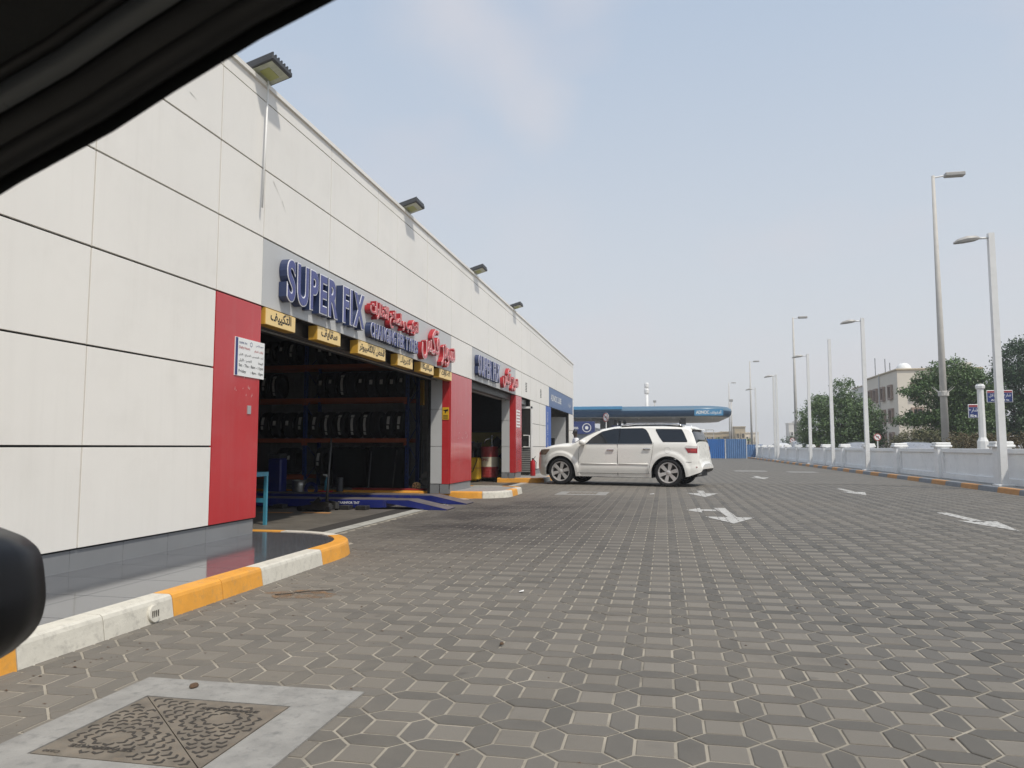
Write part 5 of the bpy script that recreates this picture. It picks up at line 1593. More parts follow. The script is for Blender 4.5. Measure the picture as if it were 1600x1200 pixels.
# ------------------------------------------------------------------ person beyond the car bonnet
def person(x, y, rz):
    r = thing('person', 'person in a white shirt leaning towards the wall, seen over the car bonnet', 'person', (x, y, 0))
    def skin(name, pts, edges, rad, m):
        me = bpy.data.meshes.new(name); me.from_pydata(pts, edges, []); o = bpy.data.objects.new(name, me); COL.objects.link(o)
        mo = o.modifiers.new('s', 'SKIN'); mo.use_smooth_shade = True
        o.modifiers.new('u', 'SUBSURF').levels = 1
        o.modifiers['u'].render_levels = 1
        for i, q in enumerate(rad): me.skin_vertices[0].data[i].radius = q
        me.skin_vertices[0].data[0].use_root = True
        me.materials.append(M[m]); C.view_layer.update()
        dg = C.evaluated_depsgraph_get(); m2 = bpy.data.meshes.new_from_object(o.evaluated_get(dg)); m2.name = name
        bpy.data.objects.remove(o); q = bpy.data.objects.new(name, m2); COL.objects.link(q); q.parent = r
        return q
    P = [(0, 0, .95), (0, 0, 1.15), (0, -.02, 1.38), (0, -.02, 1.50), (0, -.04, 1.60), (0, -.05, 1.70), (0, -.05, 1.77),
         (-.19, -.02, 1.42), (-.27, -.08, 1.16), (-.24, -.30, 1.02), (-.22, -.38, 1.0), (.19, -.02, 1.42), (.27, -.08, 1.16), (.24, -.30, 1.06), (.22, -.38, 1.05),
         (-.10, 0, .90), (-.12, -.02, .50), (-.12, .02, .09), (-.12, -.14, .04), (.10, 0, .90), (.12, .04, .50), (.13, .08, .09), (.13, -.08, .04)]
    Ed = [(0, 1), (1, 2), (2, 3), (3, 4), (4, 5), (5, 6), (2, 7), (7, 8), (8, 9), (9, 10), (2, 11), (11, 12), (12, 13), (13, 14), (0, 15), (15, 16), (16, 17), (17, 18), (0, 19), (19, 20), (20, 21), (21, 22)]
    Rr = [(.16, .11), (.16, .11), (.17, .11), (.055, .06), (.08, .09), (.085, .10), (.05, .06), (.065, .065), (.05, .05), (.038, .038), (.03, .045), (.065, .065), (.05, .05), (.038, .038), (.03, .045), (.095, .095), (.065, .065), (.045, .045), (.045, .035), (.095, .095), (.065, .065), (.045, .045), (.045, .035)]
    skin('body', P, Ed, Rr, 'skin')
    skin('shirt', P[:3] + [(0, -.02, 1.47), P[7], P[8], P[11], P[12]], [(0, 1), (1, 2), (2, 3), (2, 4), (4, 5), (2, 6), (6, 7)], [(.185, .135), (.185, .13), (.19, .13), (.085, .085), (.085, .085), (.07, .07), (.085, .085), (.07, .07)], 'shirt')
    skin('trousers', [(0, 0, .96)] + P[15:18] + P[19:22], [(0, 1), (1, 2), (2, 3), (0, 4), (4, 5), (5, 6)], [(.175, .13), (.115, .115), (.085, .085), (.07, .07), (.115, .115), (.085, .085), (.07, .07)], 'trousers')
    mb = MB(); mb.lathe([(0, .10), (.05, .09), (.085, .05), (.095, 0), (.09, -.03)], 14, (0, -.04, 1.715)); mb.build('hair', 'black', r, smooth=True, local=True)
    mb = MB(); 
    for dx in (-.032, .032): mb.lathe([(0, -.012), (.011, -.006), (.011, .004), (0, .01)], 8, (dx, -.140, 1.68), 'Y')
    mb.tube([(0, -.135, 1.68), (0, -.165, 1.645)], [.010, .016], 6)
    mb.build('face_features', 'skin', r, smooth=True, local=True)
    r.rotation_euler.z = RAD(rz); r.location.z = .0
    return r
person(-3.45, 30.0, -70)

# ------------------------------------------------------------------ white fence with posts and caps on the right
fn = thing('boundary_wall', 'low white panelled boundary wall with capped posts behind the striped kerb', 'wall', (8.9, 40, .11))
yf = 22.42 - 4.5 * 4
FX = 8.9
while yf < 80:
    MB().bbox(FX - .14, FX + .22, yf - .06, yf + .28, .11, 1.10, .008).build('post', 'fence', fn)
    MB().bbox(FX - .22, FX + .30, yf - .10, yf + .38, 1.105, 1.18, .02).build('post_cap', 'fencecap', fn)
    MB().bbox(FX - .19, FX + .27, yf - .07, yf + .35, 1.18, 1.265, .02).build('post_cap', 'fencecap', fn)
    y0, y1 = yf + .295, yf + 4.5 - .012
    p = MB().box(FX + .03, FX + .13, y0, y1, .11, 1.05).build('panel', 'fence', fn)
    MB().bbox(FX - .03, FX + .03, y0, y1, .94, 1.07, .008).build('top_rail', 'fence', p)
    MB().bbox(FX - .03, FX + .03, y0, y1, .11, .29, .008).build('bottom_rail', 'fence', p)
    for ya in (y0, y1 - .14): MB().bbox(FX - .03, FX + .03, ya, ya + .14, .292, .938, .006).build('stile', 'fence', p)
    yf += 4.5
# white lamp posts on the kerb
def square_lamp(y, head, label, ht=6.72, w=.085, x=8.55, lean=0.):
    r = thing('lamp_post', label, 'lamp post', (x, y, .11), 'white lamp posts along the boundary wall')
    MB().tube([(x, y, .11), (x + lean, y, ht)], [w, w * .82], 4).build('pole', 'polewhite', r)
    MB().bbox(x - .2, x + .2, y - .2, y + .2, .11, .16, .01).build('base_plate', 'polewhite', r)
    if head:
        MB().tube([(x - .05, y, ht - .12), (x - .35, y, ht - .12)], .03, 8).build('arm', 'polewhite', r, smooth=True)
        mb = MB(); P = []
        for k, (dx, hw, z0, z1) in enumerate(((-.28, .05, -.15, -.08), (-.38, .10, -.18, -.055), (-.60, .13, -.21, -.06), (-.82, .09, -.235, -.13), (-.90, .03, -.245, -.20))):
            P.append([(x + dx, y - hw, ht + (z0 + z1) / 2), (x + dx, y - hw * .6, ht + z1), (x + dx, y + hw * .6, ht + z1), (x + dx, y + hw, ht + (z0 + z1) / 2), (x + dx, y + hw * .8, ht + z0), (x + dx, y - hw * .8, ht + z0), (x + dx, y - hw, ht + (z0 + z1) / 2)])
        mb.grid(P); mb.add([P[0][i] for i in range(6)], [tuple(range(6))]); mb.add([P[-1][i] for i in range(6)], [tuple(range(6))])
        h = mb.build('lamp_head', 'lamphead', r, smooth=True, angle=40)
    return r
for y, hd, lab, ht in ((21.53, 1, 'nearest white square lamp post at the right, with lamp head pointing left', 6.75), (34.68, 1, 'second white lamp post with a lamp head, counted from the right', 6.71), (41.39, 0, 'white post without any lamp head, standing before the grey green tree', 6.73),
                   (47.42, 1, 'third white lamp post with a head, at the left edge of the grey green tree', 6.70), (60.42, 1, 'fourth white lamp post with a head, just left of a headless post', 6.69), (61.9, 0, 'headless white post beside the fourth lamp post', 6.75), (73.92, 1, 'farthest white lamp post, near the blue hoarding', 6.7)):
    square_lamp(y, hd, lab, ht)
# low ground stub lights behind the wall, tall concrete street lamps
def street_lamp(x, y, ht, label, band=False):
    r = thing('street_lamp', label, 'street lamp', (x, y, 0), 'tall street lamps beyond the wall')
    MB().tube([(x, y, 0), (x, y, ht * .5), (x, y, ht)], [.22, .165, .09], 12).build('pole', 'poleconc', r, smooth=True)
    MB().tube([(x, y, ht - .12), (x + .75, y, ht - .02)], .045, 8).build('arm', 'polewhite', r)
    MB().bbox(x + .62, x + 1.72, y - .22, y + .22, ht - .13, ht + .12, .05).build('lamp_head', 'lamphead', r)
    if band:
        mb = MB(); mb.lathe([(.25, 0), (.29, .03), (.29, .28), (.25, .31)], 14, (x, y, 4.05))
        for a in range(0, 360, 60): mb.tube([(x + .27 * cos(RAD(a)), y + .27 * sin(RAD(a)), 4.3), (x + .62 * cos(RAD(a)), y + .62 * sin(RAD(a)), 4.62)], [.02, .006], 4)
        mb.build('spiked_band', 'poleconc', r)
    return r
street_lamp(16, 47.66, 17.25, 'nearest tall concrete street lamp with spiked band and boxy head', True)
street_lamp(16, 97.6, 17.2, 'second tall concrete street lamp, left of the white headed posts', False)
street_lamp(16, 145.8, 17.1, 'third tall street lamp, thin in the haze above the hoarding end')
street_lamp(16, 192.7, 17.0, 'fourth and thinnest tall street lamp, above the canopy tip')

# street name post
sp = thing('street_sign_post', 'white ornamental post with two blue street name signs beyond the wall', 'street sign', (11.3, 30, 0))
MB().lathe([(.20, 0), (.20, 1.0), (.19, 1.32), (.125, 1.46), (.115, 3.0), (.115, 3.20), (.16, 3.24), (.17, 3.33), (.13, 3.37), (.13, 3.40), (0, 3.41)], 8, (11.3, 30, 0)).build('column', 'polewhite', sp)
def street_plate(x0, x1, z0, z1, s1, s2, y=29.93):
    b = MB().bbox(x0, x1, y - .02, y + .02, z0, z1, .012).build('sign_plate', 'white', sp)
    hh = z1 - z0
    MB().box(x0 + .02, x1 - .02, y - .026, y - .021, z0 + .02, z1 - hh * .22).build('blue_field', 'signblue', b)
    MB().box(x0 + .02, x1 - .02, y - .026, y - .021, z1 - hh * .20, z1 - .02).build('red_field', 'signred', b)
    mb = MB()
    text_mb(mb, ar(s1), ((x0 + x1) / 2, y - .028, z0 + hh * .36), UX, UZ, width=(x1 - x0) * .84, height=hh * .36, center=True, zstag=.2)
    text_mb(mb, s2, ((x0 + x1) / 2, y - .028, z0 + hh * .09), UX, UZ, width=(x1 - x0) * .70, height=hh * .17, center=True, zstag=.2, offset=.02)
    mb.build('lettering', 'white', b, fix=False)
street_plate(11.47, 12.32, 2.72, 3.16, 'شارع الاستقلال', 'Al Istiqlal St')
street_plate(10.84, 11.17, 2.16, 2.66, 'شارع', 'St')
# no left turn signs and others
def round_sign(x, y, z, rad, label, turn=True):
    r = thing('road_sign', label, 'road sign', (x, y, 0))
    MB().tube([(x, y + .03, 0), (x, y + .03, z - rad)], .035, 8).build('pole', 'polewhite', r)
    MB().lathe([(0, 0), (rad, 0), (rad, .02), (0, .02)], 26, (x, y, z), 'Y').build('disc', 'white', r)
    mb = MB(); mb.lathe([(rad * .80, -.004), (rad * .99, -.004)], 26, (x, y, z), 'Y')
    mb.add([(x - rad * .62, y - .005, z + rad * .5), (x - rad * .5, y - .005, z + rad * .62), (x + rad * .62, y - .005, z - rad * .5), (x + rad * .5, y - .005, z - rad * .62)], [(0, 1, 2, 3)])
    mb.build('red_ring', 'signredface', r, fix=False)
    s = rad * .45
    mb = MB(); mb.add([(x - s, y - .003, z + s * .2), (x - s * .3, y - .003, z + s * .8), (x - s * .3, y - .003, z - s * .3)], [(0, 1, 2)])
    mb.add([(x - s * .3, y - .003, z + .02 + s * .3), (x + s * .7, y - .003, z + .02 + s * .3), (x + s * .7, y - .003, z), (x - s * .3, y - .003, z)], [(0, 1, 2, 3)])
    mb.add([(x + s * .4, y - .003, z), (x + s * .7, y - .003, z), (x + s * .7, y - .003, z - s), (x + s * .4, y - .003, z - s)], [(0, 1, 2, 3)])
    mb.build('arrow', 'black', r, fix=False)
    return r
round_sign(11.65, 45, 1.66, .20, 'round no left turn sign behind the wall before the cream building')
round_sign(12.7, 80, 1.80, .24, 'small red bordered round sign far off beside a tall street lamp')
round_sign(-3.4, 45, 2.88, .27, 'round road sign on a pole at the left end of the station canopy').rotation_euler.z = RAD(-48)

# ------------------------------------------------------------------ blue hoarding
def hoard(x0, x1, y0, y1, m, label, z1=1.86):
    r = thing('hoarding_panel', label, 'hoarding', ((x0 + x1) / 2, y0, 0))
    n = int((x1 - x0) / .17); P0, P1 = [], []
    for i in range(n * 4 + 1):
        t = i / (n * 4); x = x0 + (x1 - x0) * t; d = (0, .045, .045, 0)[i % 4]
        y = y0 + (y1 - y0) * t + d
        P0.append((x, y, .05)); P1.append((x, y, z1))
    MB().grid([P0, P1]).build('corrugated_sheet', m, r)
    MB().box(x0, x1, min(y0, y1) + .05, max(y0, y1) + .10, z1 - .12, z1 - .04).build('rail', m, r)
    MB().box(x1 - .02, x1 + .03, y1 - .02, y1 + .06, 0, z1 + .03).build('post', 'fencecap', r)
    return r
hoard(1.6, 3.68, 73, 73, 'hoardblue', 'corrugated blue hoarding panel mostly hidden behind the rear of the white car')
hoard(3.74, 5.60, 73, 73, 'hoardblue', 'bright blue corrugated hoarding panel right behind the car tail')
hoard(5.68, 7.52, 73, 73, 'hoardpale', 'greyer blue corrugated hoarding panel in the middle')
hoard(7.6, 9.6, 78, 78, 'hoardpale', 'low pale blue hoarding panel where it meets the white wall', 1.35)

# ------------------------------------------------------------------ fuel station
fs = thing('fuel_station', 'low blue fuel station canopy with rounded end on grey columns', 'fuel station', (-10, 98, 0))
def canopy(x0, x1, y0, y1, zb, zt):
    # bullnose: profile in (out, z)
    prof = [(-.05, zb), (.18, zb + .14), (.34, zb + .42), (.38, zb + .72), (.30, zb + .98), (-.05, zt - .10), (-.9, zt)]
    path = [(x0, y0)] + [(x1 - 3.6 + 3.6 * sin(RAD(a)), y0 + 4.2 - 4.2 * cos(RAD(a))) for a in range(0, 91, 10)] + [(x1, y1 - 4)] + [(x1 - 3.6 + 3.6 * cos(RAD(a)), y1 - 4.2 + 4.2 * sin(RAD(a))) for a in range(10, 91, 10)] + [(x0, y1)]
    P = []
    for i, p in enumerate(path):
        a, b = Vector(path[max(i - 1, 0)]), Vector(path[min(i + 1, len(path) - 1)])
        d = (b - a).normalized(); n = Vector((d.y, -d.x))
        P.append([(p[0] + n.x * o, p[1] + n.y * o, z) for o, z in prof])
    lo = MB().grid([[r[k] for k in range(0, 4)] for r in P]); lo.build('fascia_band', 'canopyblue', fs, smooth=True)
    MB().grid([[r[k] for k in range(3, 7)] for r in P]).build('fascia_band', 'canopylight', fs, smooth=True, label='lighter upper band of the canopy edge')
    MB().add([r[0] for r in P], [tuple(range(len(P)))]).build('soffit', 'canopyunder', fs)
    MB().add([r[6] for r in P], [tuple(range(len(P)))]).build('canopy_roof', 'canopylight', fs)
canopy(-34, 7.7, 90, 115, 4.66, 5.95)
MB().bbox(-34, -4.8, 89.45, 89.62, 5.55, 5.93, .02).build('cyan_stripe', 'canopycyan', fs)
r = MB().box(3.5, 6.75, 89.50, 89.60, 4.74, 5.50).build('sign_panel', 'canopycyan', fs)
mb = MB(); text_mb(mb, 'ADNOC', (3.68, 89.49, 4.93), UX, UZ, width=1.5, height=.40, offset=.03, zstag=.2); text_mb(mb, ar('أدنوك'), (5.32, 89.49, 4.86), UX, UZ, width=1.3, height=.50, zstag=.2, offset=.02)
mb.build('lettering', 'white', r, fix=False)
for x in (-7.55, -6.5, 2.35):
    for y in (95, 102):
        MB().bbox(x - .32, x + .32, y - .3, y + .3, 0, 4.67, .03).build('column', 'column', fs)
for x in (-5.9, -5.2): MB().bbox(x - .2, x + .2, 103, 103.4, 0, 4.67, .03).build('column', 'column', fs)
for k, x in enumerate((-9, -3, 1.2, 5.9)):
    MB().bbox(x - .12, x + .12, 94, 94.25, 4.54, 4.67, .01).build('soffit_light', 'white', fs)
sh = thing('station_shop', 'grey station shop wall with a dark blue sign box behind the person', 'building', (-12, 86, 0))
MB().box(-22, -7.6, 84, 94, 0, 3.3).build('wall', 'shopgrey', sh)
MB().bbox(-22, -7.55, 83.8, 84.0, 2.55, 3.95, .02).build('sign_box', 'signblue', sh)
mb = MB(); text_mb(mb, 'ADNOC OASIS', (-11.4, 83.78, 3.10), UX, UZ, width=2.0, height=.26, offset=.03, zstag=.2); mb.lathe([(.42, 0), (.50, 0)], 24, (-8.45, 83.78, 3.25), 'Y'); mb.lathe([(.0, 0), (.22, 0)], 5, (-8.45, 83.78, 3.25), 'Y')
mb.build('lettering', 'white', sh, fix=False)
o = MB().bbox(-6.2, -5.0, 92, 92.3, 2.7, 3.75, .02).build('hanging_board', 'signblue', None); setp(o, 'small dark blue board hanging between the station columns', 'sign')
MB().box(-22, -1, 108, 109, 0, 2.2).build('low_wall', 'bldgw', fs)
# telecom mast behind the canopy
ms = thing('telecom_mast', 'slim pale telecom mast rising behind the station canopy', 'mast', (-4.3, 200, 0))
MB().tube([(-4.3, 200, 0), (-4.3, 200, 17.5)], [.55, .40], 10).build('pole', 'fencecap', ms, smooth=True)
for z, rr_ in ((16.6, .62), (15.0, .66)): MB().lathe([(0, 0), (rr_ * .8, 0), (rr_, .3), (rr_, 1.1), (rr_ * .8, 1.35), (0, 1.35)], 8, (-4.3, 200, z)).build('antenna_cluster', 'fencecap', ms)
def thin_pole(x, y, ht, label):
    r = thing('light_pole', label, 'pole', (x, y, 0)); MB().tube([(x, y, 0), (x, y, ht)], [.14, .08], 8).build('pole', 'poleconc', r, smooth=True)
    MB().bbox(x - .25, x + .25, y - .1, y + .1, ht - .1, ht + .25, .03).build('lamp_head', 'lamphead', r)
thin_pole(-1.35, 120, 8.2, 'short thin pole standing just behind the canopy roof')
thin_pole(9.4, 110, 7.6, 'thin pole with a small box on it, right of the canopy tip')

# ------------------------------------------------------------------ buildings beyond
def window_on(parent, face, u0, z0, w, h, coord, frame='windowframe'):
    """face 'x-': wall at x=coord facing -x ; 'y-': wall at y=coord facing -y"""
    def bx(a0, a1, d0, d1, zz0, zz1):
        if face == 'x-': return MB().box(coord - d1, coord - d0, a0, a1, zz0, zz1)
        return MB().box(a0, a1, coord - d1, coord - d0, zz0, zz1)
    f = bx(u0, u0 + w, .02, .14, z0, z0 + h)
    mb = MB(); t = .22
    for (a0, a1, b0, b1) in ((u0 - t, u0 + w + t, z0 - t, z0), (u0 - t, u0 + w + t, z0 + h, z0 + h + t), (u0 - t, u0, z0, z0 + h), (u0 + w, u0 + w + t, z0, z0 + h)):
        if face == 'x-': mb.box(coord - .30, coord - .02, a0, a1, b0, b1)
        else: mb.box(a0, a1, coord - .30, coord - .02, b0, b1)
    wf = mb.build('window', frame, parent)
    p = (MB().box(coord - .05, coord - .02, u0, u0 + w, z0, z0 + h) if face == 'x-' else MB().box(u0, u0 + w, coord - .05, coord - .02, z0, z0 + h)).build('pane', 'windowdark', wf)
    mb = MB()
    if face == 'x-': mb.box(coord - .09, coord - .052, u0 + w * .5 - .05, u0 + w * .5 + .05, z0, z0 + h)
    else: mb.box(u0 + w * .5 - .05, u0 + w * .5 + .05, coord - .09, coord - .052, z0, z0 + h)
    mb.build('glazing_bar', frame, wf)
ab = thing('apartment_building', 'cream three storey block with brown window surrounds behind the trees', 'building', (31, 105, 0))
MB().box(27.0, 36.0, 95, 108.4, 0, 10.1).build('wall', 'bldg', ab)
MB().box(27.2, 34, 108.4, 117, 0, 9.5).build('rear_wing', 'bldgw', ab)
MB().bbox(26.85, 36.15, 94.85, 108.5, 10.1, 10.3, .03).build('parapet', 'sand_bldg', ab)
MB().bbox(27.1, 34.1, 108.55, 117.1, 9.5, 9.65, .03).build('parapet', 'sand_bldg', ab)
for zr in (7.0, 4.15, 1.3):
    for yv in (97.0, 100.2, 103.4, 106.0): window_on(ab, 'x-', yv, zr, 1.0, 1.35, 27.0)
for zr in (7.0, 4.15, 1.3):
    for xv in (28.6, 31.3, 34.0): window_on(ab, 'y-', xv, zr, .9, 1.35, 95.0)
MB().tube([(26.9, 102.3, 0), (26.9, 102.3, 10.4)], .07, 6).build('drainpipe', 'panel_grey', ab)
MB().lathe([(.85, 0), (.85, .3), (.72, .65), (.4, .95), (0, 1.02)], 16, (28.2, 96.5, 10.1)).build('water_tank', 'white', ab, smooth=True, angle=50)
for x, y, h in ((27.5, 106, 2.6), (27.5, 101.5, 2.0), (27.8, 100.6, 1.4)): MB().tube([(x, y, 10.2), (x, y, 10.2 + h)], .04, 4).build('aerial', 'column', ab)
MB().box(34.2, 35.4, 96, 98, 10.3, 11.0).build('roof_unit', 'bldgw', ab)
rb = random.Random(12)
def low_building(x, y, w, d, h, m, label, parap=True, nwin=4):
    r = thing('low_building', label, 'building', (x + w / 2, y, 0))
    MB().box(x, x + w, y, y + d, 0, h).build('wall', m, r)
    MB().box(x - .15, x + w + .15, y - .15, y + d, h, h + .25).build('parapet', m, r)
    for k in range(nwin):
        window_on(r, 'y-', x + w * (k + .35) / nwin, h * .55, min(.9, w / nwin * .4), 1.1, y, frame=m)
        if h > 5.5: window_on(r, 'y-', x + w * (k + .35) / nwin, h * .15, min(.9, w / nwin * .4), 1.1, y, frame=m)
    return r
low_building(8.5, 200, 6.0, 10, 4.6, 'sand_bldg', 'long low sand coloured building behind the blue hoarding')
low_building(14.8, 205, 4.4, 10, 4.9, 'sand_bldg', 'sand coloured villa behind the right hoarding panel', nwin=3)
low_building(17.4, 196, 2.6, 8, 6.0, 'sand_bldg', 'taller narrow sand coloured block beside the far street lamp', nwin=2)
low_building(20.2, 200, 3.4, 8, 4.6, 'bldg', 'pale villa at the end of the white wall', nwin=3)
low_building(24.0, 260, 5.0, 8, 4.8, 'bldgw', 'distant pale villa left of the small dark bush', nwin=3)
tw = low_building(39.5, 255, 1.6, 6, 8.6, 'bldgw', 'distant pale twin tower block, left half', nwin=1)
low_building(41.6, 255, 1.5, 6, 9.2, 'bldgw', 'distant pale twin tower block, right half', nwin=1)
sc = thing('scaffold_frame', 'thin steel frame structure on the roof line behind the car tail', 'frame', (9, 150, 0))
mb = MB()
for x in (6.6, 8.0, 9.4): mb.tube([(x, 150, 0), (x, 150, 4.4)], .06, 4)
mb.tube([(6.6, 150, 4.4), (9.4, 150, 4.4)], .06, 4); mb.tube([(6.6, 150, 3.2), (9.4, 150, 3.2)], .06, 4)
mb.build('frame_bars', 'poleconc', sc)

# ------------------------------------------------------------------ trees
def foliage(blobs, n, size, seed, flat=.55, hollow=.35):
    R_ = random.Random(seed)
    V = []; F = []
    vol = [(b[3] * b[4] * b[5]) ** .75 for b in blobs]; tot = sum(vol)
    # each blob is a set of small twig clusters
    for b, v in zip(blobs, vol):
        nb = int(n * v / tot); nc = max(6, nb // 22)
        for _ in range(nc):
            while True:
                p = Vector((R_.gauss(0, 1), R_.gauss(0, 1), R_.gauss(0, 1)))
                if p.length > 1e-3: break
            p.normalize(); rad = hollow + (1 - hollow) * R_.random() ** .45
            rad *= R_.uniform(.82, 1.13)
            cc = Vector((b[0] + p.x * b[3] * rad, b[1] + p.y * b[4] * rad, b[2] + p.z * b[5] * rad))
            cs = size * R_.uniform(1.2, 2.6)
            for _k in range(22):
                q = cc + Vector((R_.gauss(0, cs), R_.gauss(0, cs), R_.gauss(0, cs * .8)))
                if q.z < .05: continue
                s = size * R_.uniform(.5, 1.25)
                nrm = Vector((R_.gauss(0, 1), R_.gauss(0, 1), abs(R_.gauss(0, 1)) * 1.2)).normalized()
                a = nrm.orthogonal().normalized(); c_ = nrm.cross(a); t = R_.uniform(0, 6.28)
                a, c_ = a * cos(t) + c_ * sin(t), c_ * cos(t) - a * sin(t)
                i = len(V)
                V += [tuple(q - a * s), tuple(q + c_ * s * flat), tuple(q + a * s), tuple(q - c_ * s * flat)]
                F.append((i, i + 1, i + 2, i + 3))
    me = bpy.data.meshes.new('crown'); me.from_pydata(V, [], F)
    return me
def tree(label, x, y, trunk_h, blobs, n, size, m, seed, name='tree', tr=.22, cat='tree'):
    r = thing(name, label, cat, (x, y, 0))
    me = foliage([(b[0] - x, b[1] - y, *b[2:]) for b in blobs], n, size, seed); me.materials.append(M[m])
    o = bpy.data.objects.new('crown', me); COL.objects.link(o); o.parent = r; o['kind'] = 'stuff'
    R_ = random.Random(seed)
    if trunk_h:
        mb = MB(); mb.tube([(x, y, -.05), (x + .1, y, trunk_h * .5), (x, y + .1, trunk_h)], [tr * 1.3, tr, tr * .8], 10)
        mb.build('trunk', 'bark', r, smooth=True)
        for b in blobs:
            e = Vector((b[0], b[1], b[2])); s0 = Vector((x, y, trunk_h * R_.uniform(.7, 1)))
            mid = s0.lerp(e, .5) + Vector((R_.uniform(-.3, .3), R_.uniform(-.3, .3), .3))
            mb = MB(); mb.tube([s0, mid, e], [tr * .55, tr * .35, tr * .12], 6); mb.build('limb', 'bark', r, smooth=True)
    return r
# y=60 plane: grey-green tree group 9.9..15.7 wide
tree('broad grey green tree left of the cream building, reaching down to the wall', 12.9, 60, 2.2,
     [(11.2, 60, 2.8, 1.3, 1.4, 1.8), (12.0, 60, 4.1, 1.1, 1.2, 1.0), (12.9, 60, 3.1, 1.6, 1.6, 2.0), (13.35, 60.3, 5.2, .85, .9, 1.15), (14.0, 60, 3.5, 1.2, 1.4, 1.6), (14.9, 60, 2.9, 1.2, 1.2, 1.8), (15.5, 60, 2.3, .7, .9, 1.0), (10.5, 60, 2.1, .6, .9, 1.3), (11.9, 60, 1.3, 1.6, 1.2, .9), (14.3, 60, 1.3, 1.7, 1.2, .9), (11.3, 60, 4.3, .5, .6, .7)], 38000, .080, 'leafA', 5)
tree('large green tree with open lower branches before the cream building', 20.2, 58, 2.4,
     [(19.9, 58, 6.1, 1.5, 1.6, 1.2), (18.9, 58, 5.0, 1.5, 1.4, 1.2), (20.8, 58, 5.3, 1.7, 1.6, 1.5), (21.6, 58.4, 4.2, 1.4, 1.4, 1.6), (18.2, 58, 5.9, .7, .8, .5), (17.4, 58, 5.1, .75, .8, .35), (18.0, 58, 3.1, 1.2, 1.1, .55), (17.0, 58, 3.0, .9, .8, .5), (19.4, 58, 3.4, 1.3, 1.3, 1.0), (20.8, 58, 2.8, 1.6, 1.4, 1.3), (18.6, 58, 1.9, 1.3, 1.0, .7), (22.2, 58, 2.8, 1.1, 1.2, 1.5), (21.4, 58, 6.2, .7, .8, .5)], 42000, .088, 'leafB', 6)
tree('dark dense tree at the right edge behind the street name sign', 25.3, 60, 2.5,
     [(25.0, 60, 6.9, 1.4, 1.4, 1.6), (24.0, 60, 5.3, 1.1, 1.3, 1.6), (26.2, 60, 5.4, 1.9, 1.6, 2.0), (24.6, 60, 3.3, 1.7, 1.5, 1.6), (26.6, 60, 2.7, 1.9, 1.5, 1.8), (23.2, 60, 3.6, .9, 1.0, 1.3), (23.9, 60, 2.0, 1.2, 1.2, 1.3), (27.6, 60, 4.6, 1.5, 1.5, 1.8), (25.3, 60, 8.2, .7, .7, .8)], 40000, .09, 'leafC', 7)
tree('olive shrub behind the round sign, below the large green tree', 17.0, 56, 0, [(17.0, 56, 1.6, 1.5, 1.0, .8), (18.4, 56, 1.3, 1.1, .9, .8), (16.0, 56, 1.3, .8, .8, .7), (19.8, 56, 1.2, 1.1, .9, .8)], 8000, .07, 'leafD', 8, name='shrub', cat='shrub')
tree('small dark bush at the far end of the white wall', 21.0, 130, 0, [(20.4, 130, 1.6, 1.6, 1.3, 1.1), (22.2, 130, 1.4, 1.5, 1.2, 1.0)], 3500, .13, 'leafC', 9, name='bush', cat='bush')
tree('small distant bush beside the pale twin tower blocks', 25.0, 118, 0, [(24.6, 118, 1.7, 1.3, 1.2, 1.1), (26.2, 118, 1.5, 1.6, 1.2, 1.0)], 3500, .12, 'leafB', 10, name='bush', cat='bush')
tree('grey distant tree before the twin tower blocks', 31, 170, 1.5, [(30.2, 170, 2.6, 2.2, 1.6, 1.6), (32.4, 170, 2.0, 1.6, 1.4, 1.2)], 3500, .17, 'leafA', 13, name='tree', cat='tree')
def palm(x, y, ht, label, seed):
    r = thing('palm_tree', label, 'palm', (x, y, 0)); R_ = random.Random(seed)
    MB().tube([(x, y, 0), (x + .1, y, ht)], [.2, .14], 8).build('trunk', 'bark', r)
    mb = MB()
    for k in range(16):
        a = R_.uniform(0, 6.28); L = R_.uniform(1.0, 1.5); up_ = R_.uniform(.1, .9)
        pts = [Vector((x + .1 + cos(a) * L * t, y + sin(a) * L * t, ht + up_ * t * 1.2 - 1.1 * t * t)) for t in (0, .35, .7, 1)]
        sdv = Vector((-sin(a), cos(a), 0))
        mb.grid([[tuple(p - sdv * w_), tuple(p), tuple(p + sdv * w_)] for p, w_ in zip(pts, (.03, .16, .13, .01))])
    mb.build('fronds', 'leafA', r, kind='stuff', fix=False)
palm(13.2, 195, 3.2, 'small palm behind the right hoarding panel', 3)
palm(20.0, 190, 3.0, 'small palm among the sand coloured villas', 4)
# hedge
hg = foliage([(14.3 + k * .75 - 16, 0, 1.0, .6, .5, .82) for k in range(11)], 22000, .045, 15, hollow=.6); hg.materials.append(M['hedge'])
o = bpy.data.objects.new('hedge', hg); COL.objects.link(o); o.location = (16, 41, .0); o['kind'] = 'stuff'; o['label'] = 'clipped dry brown hedge behind the street name post'

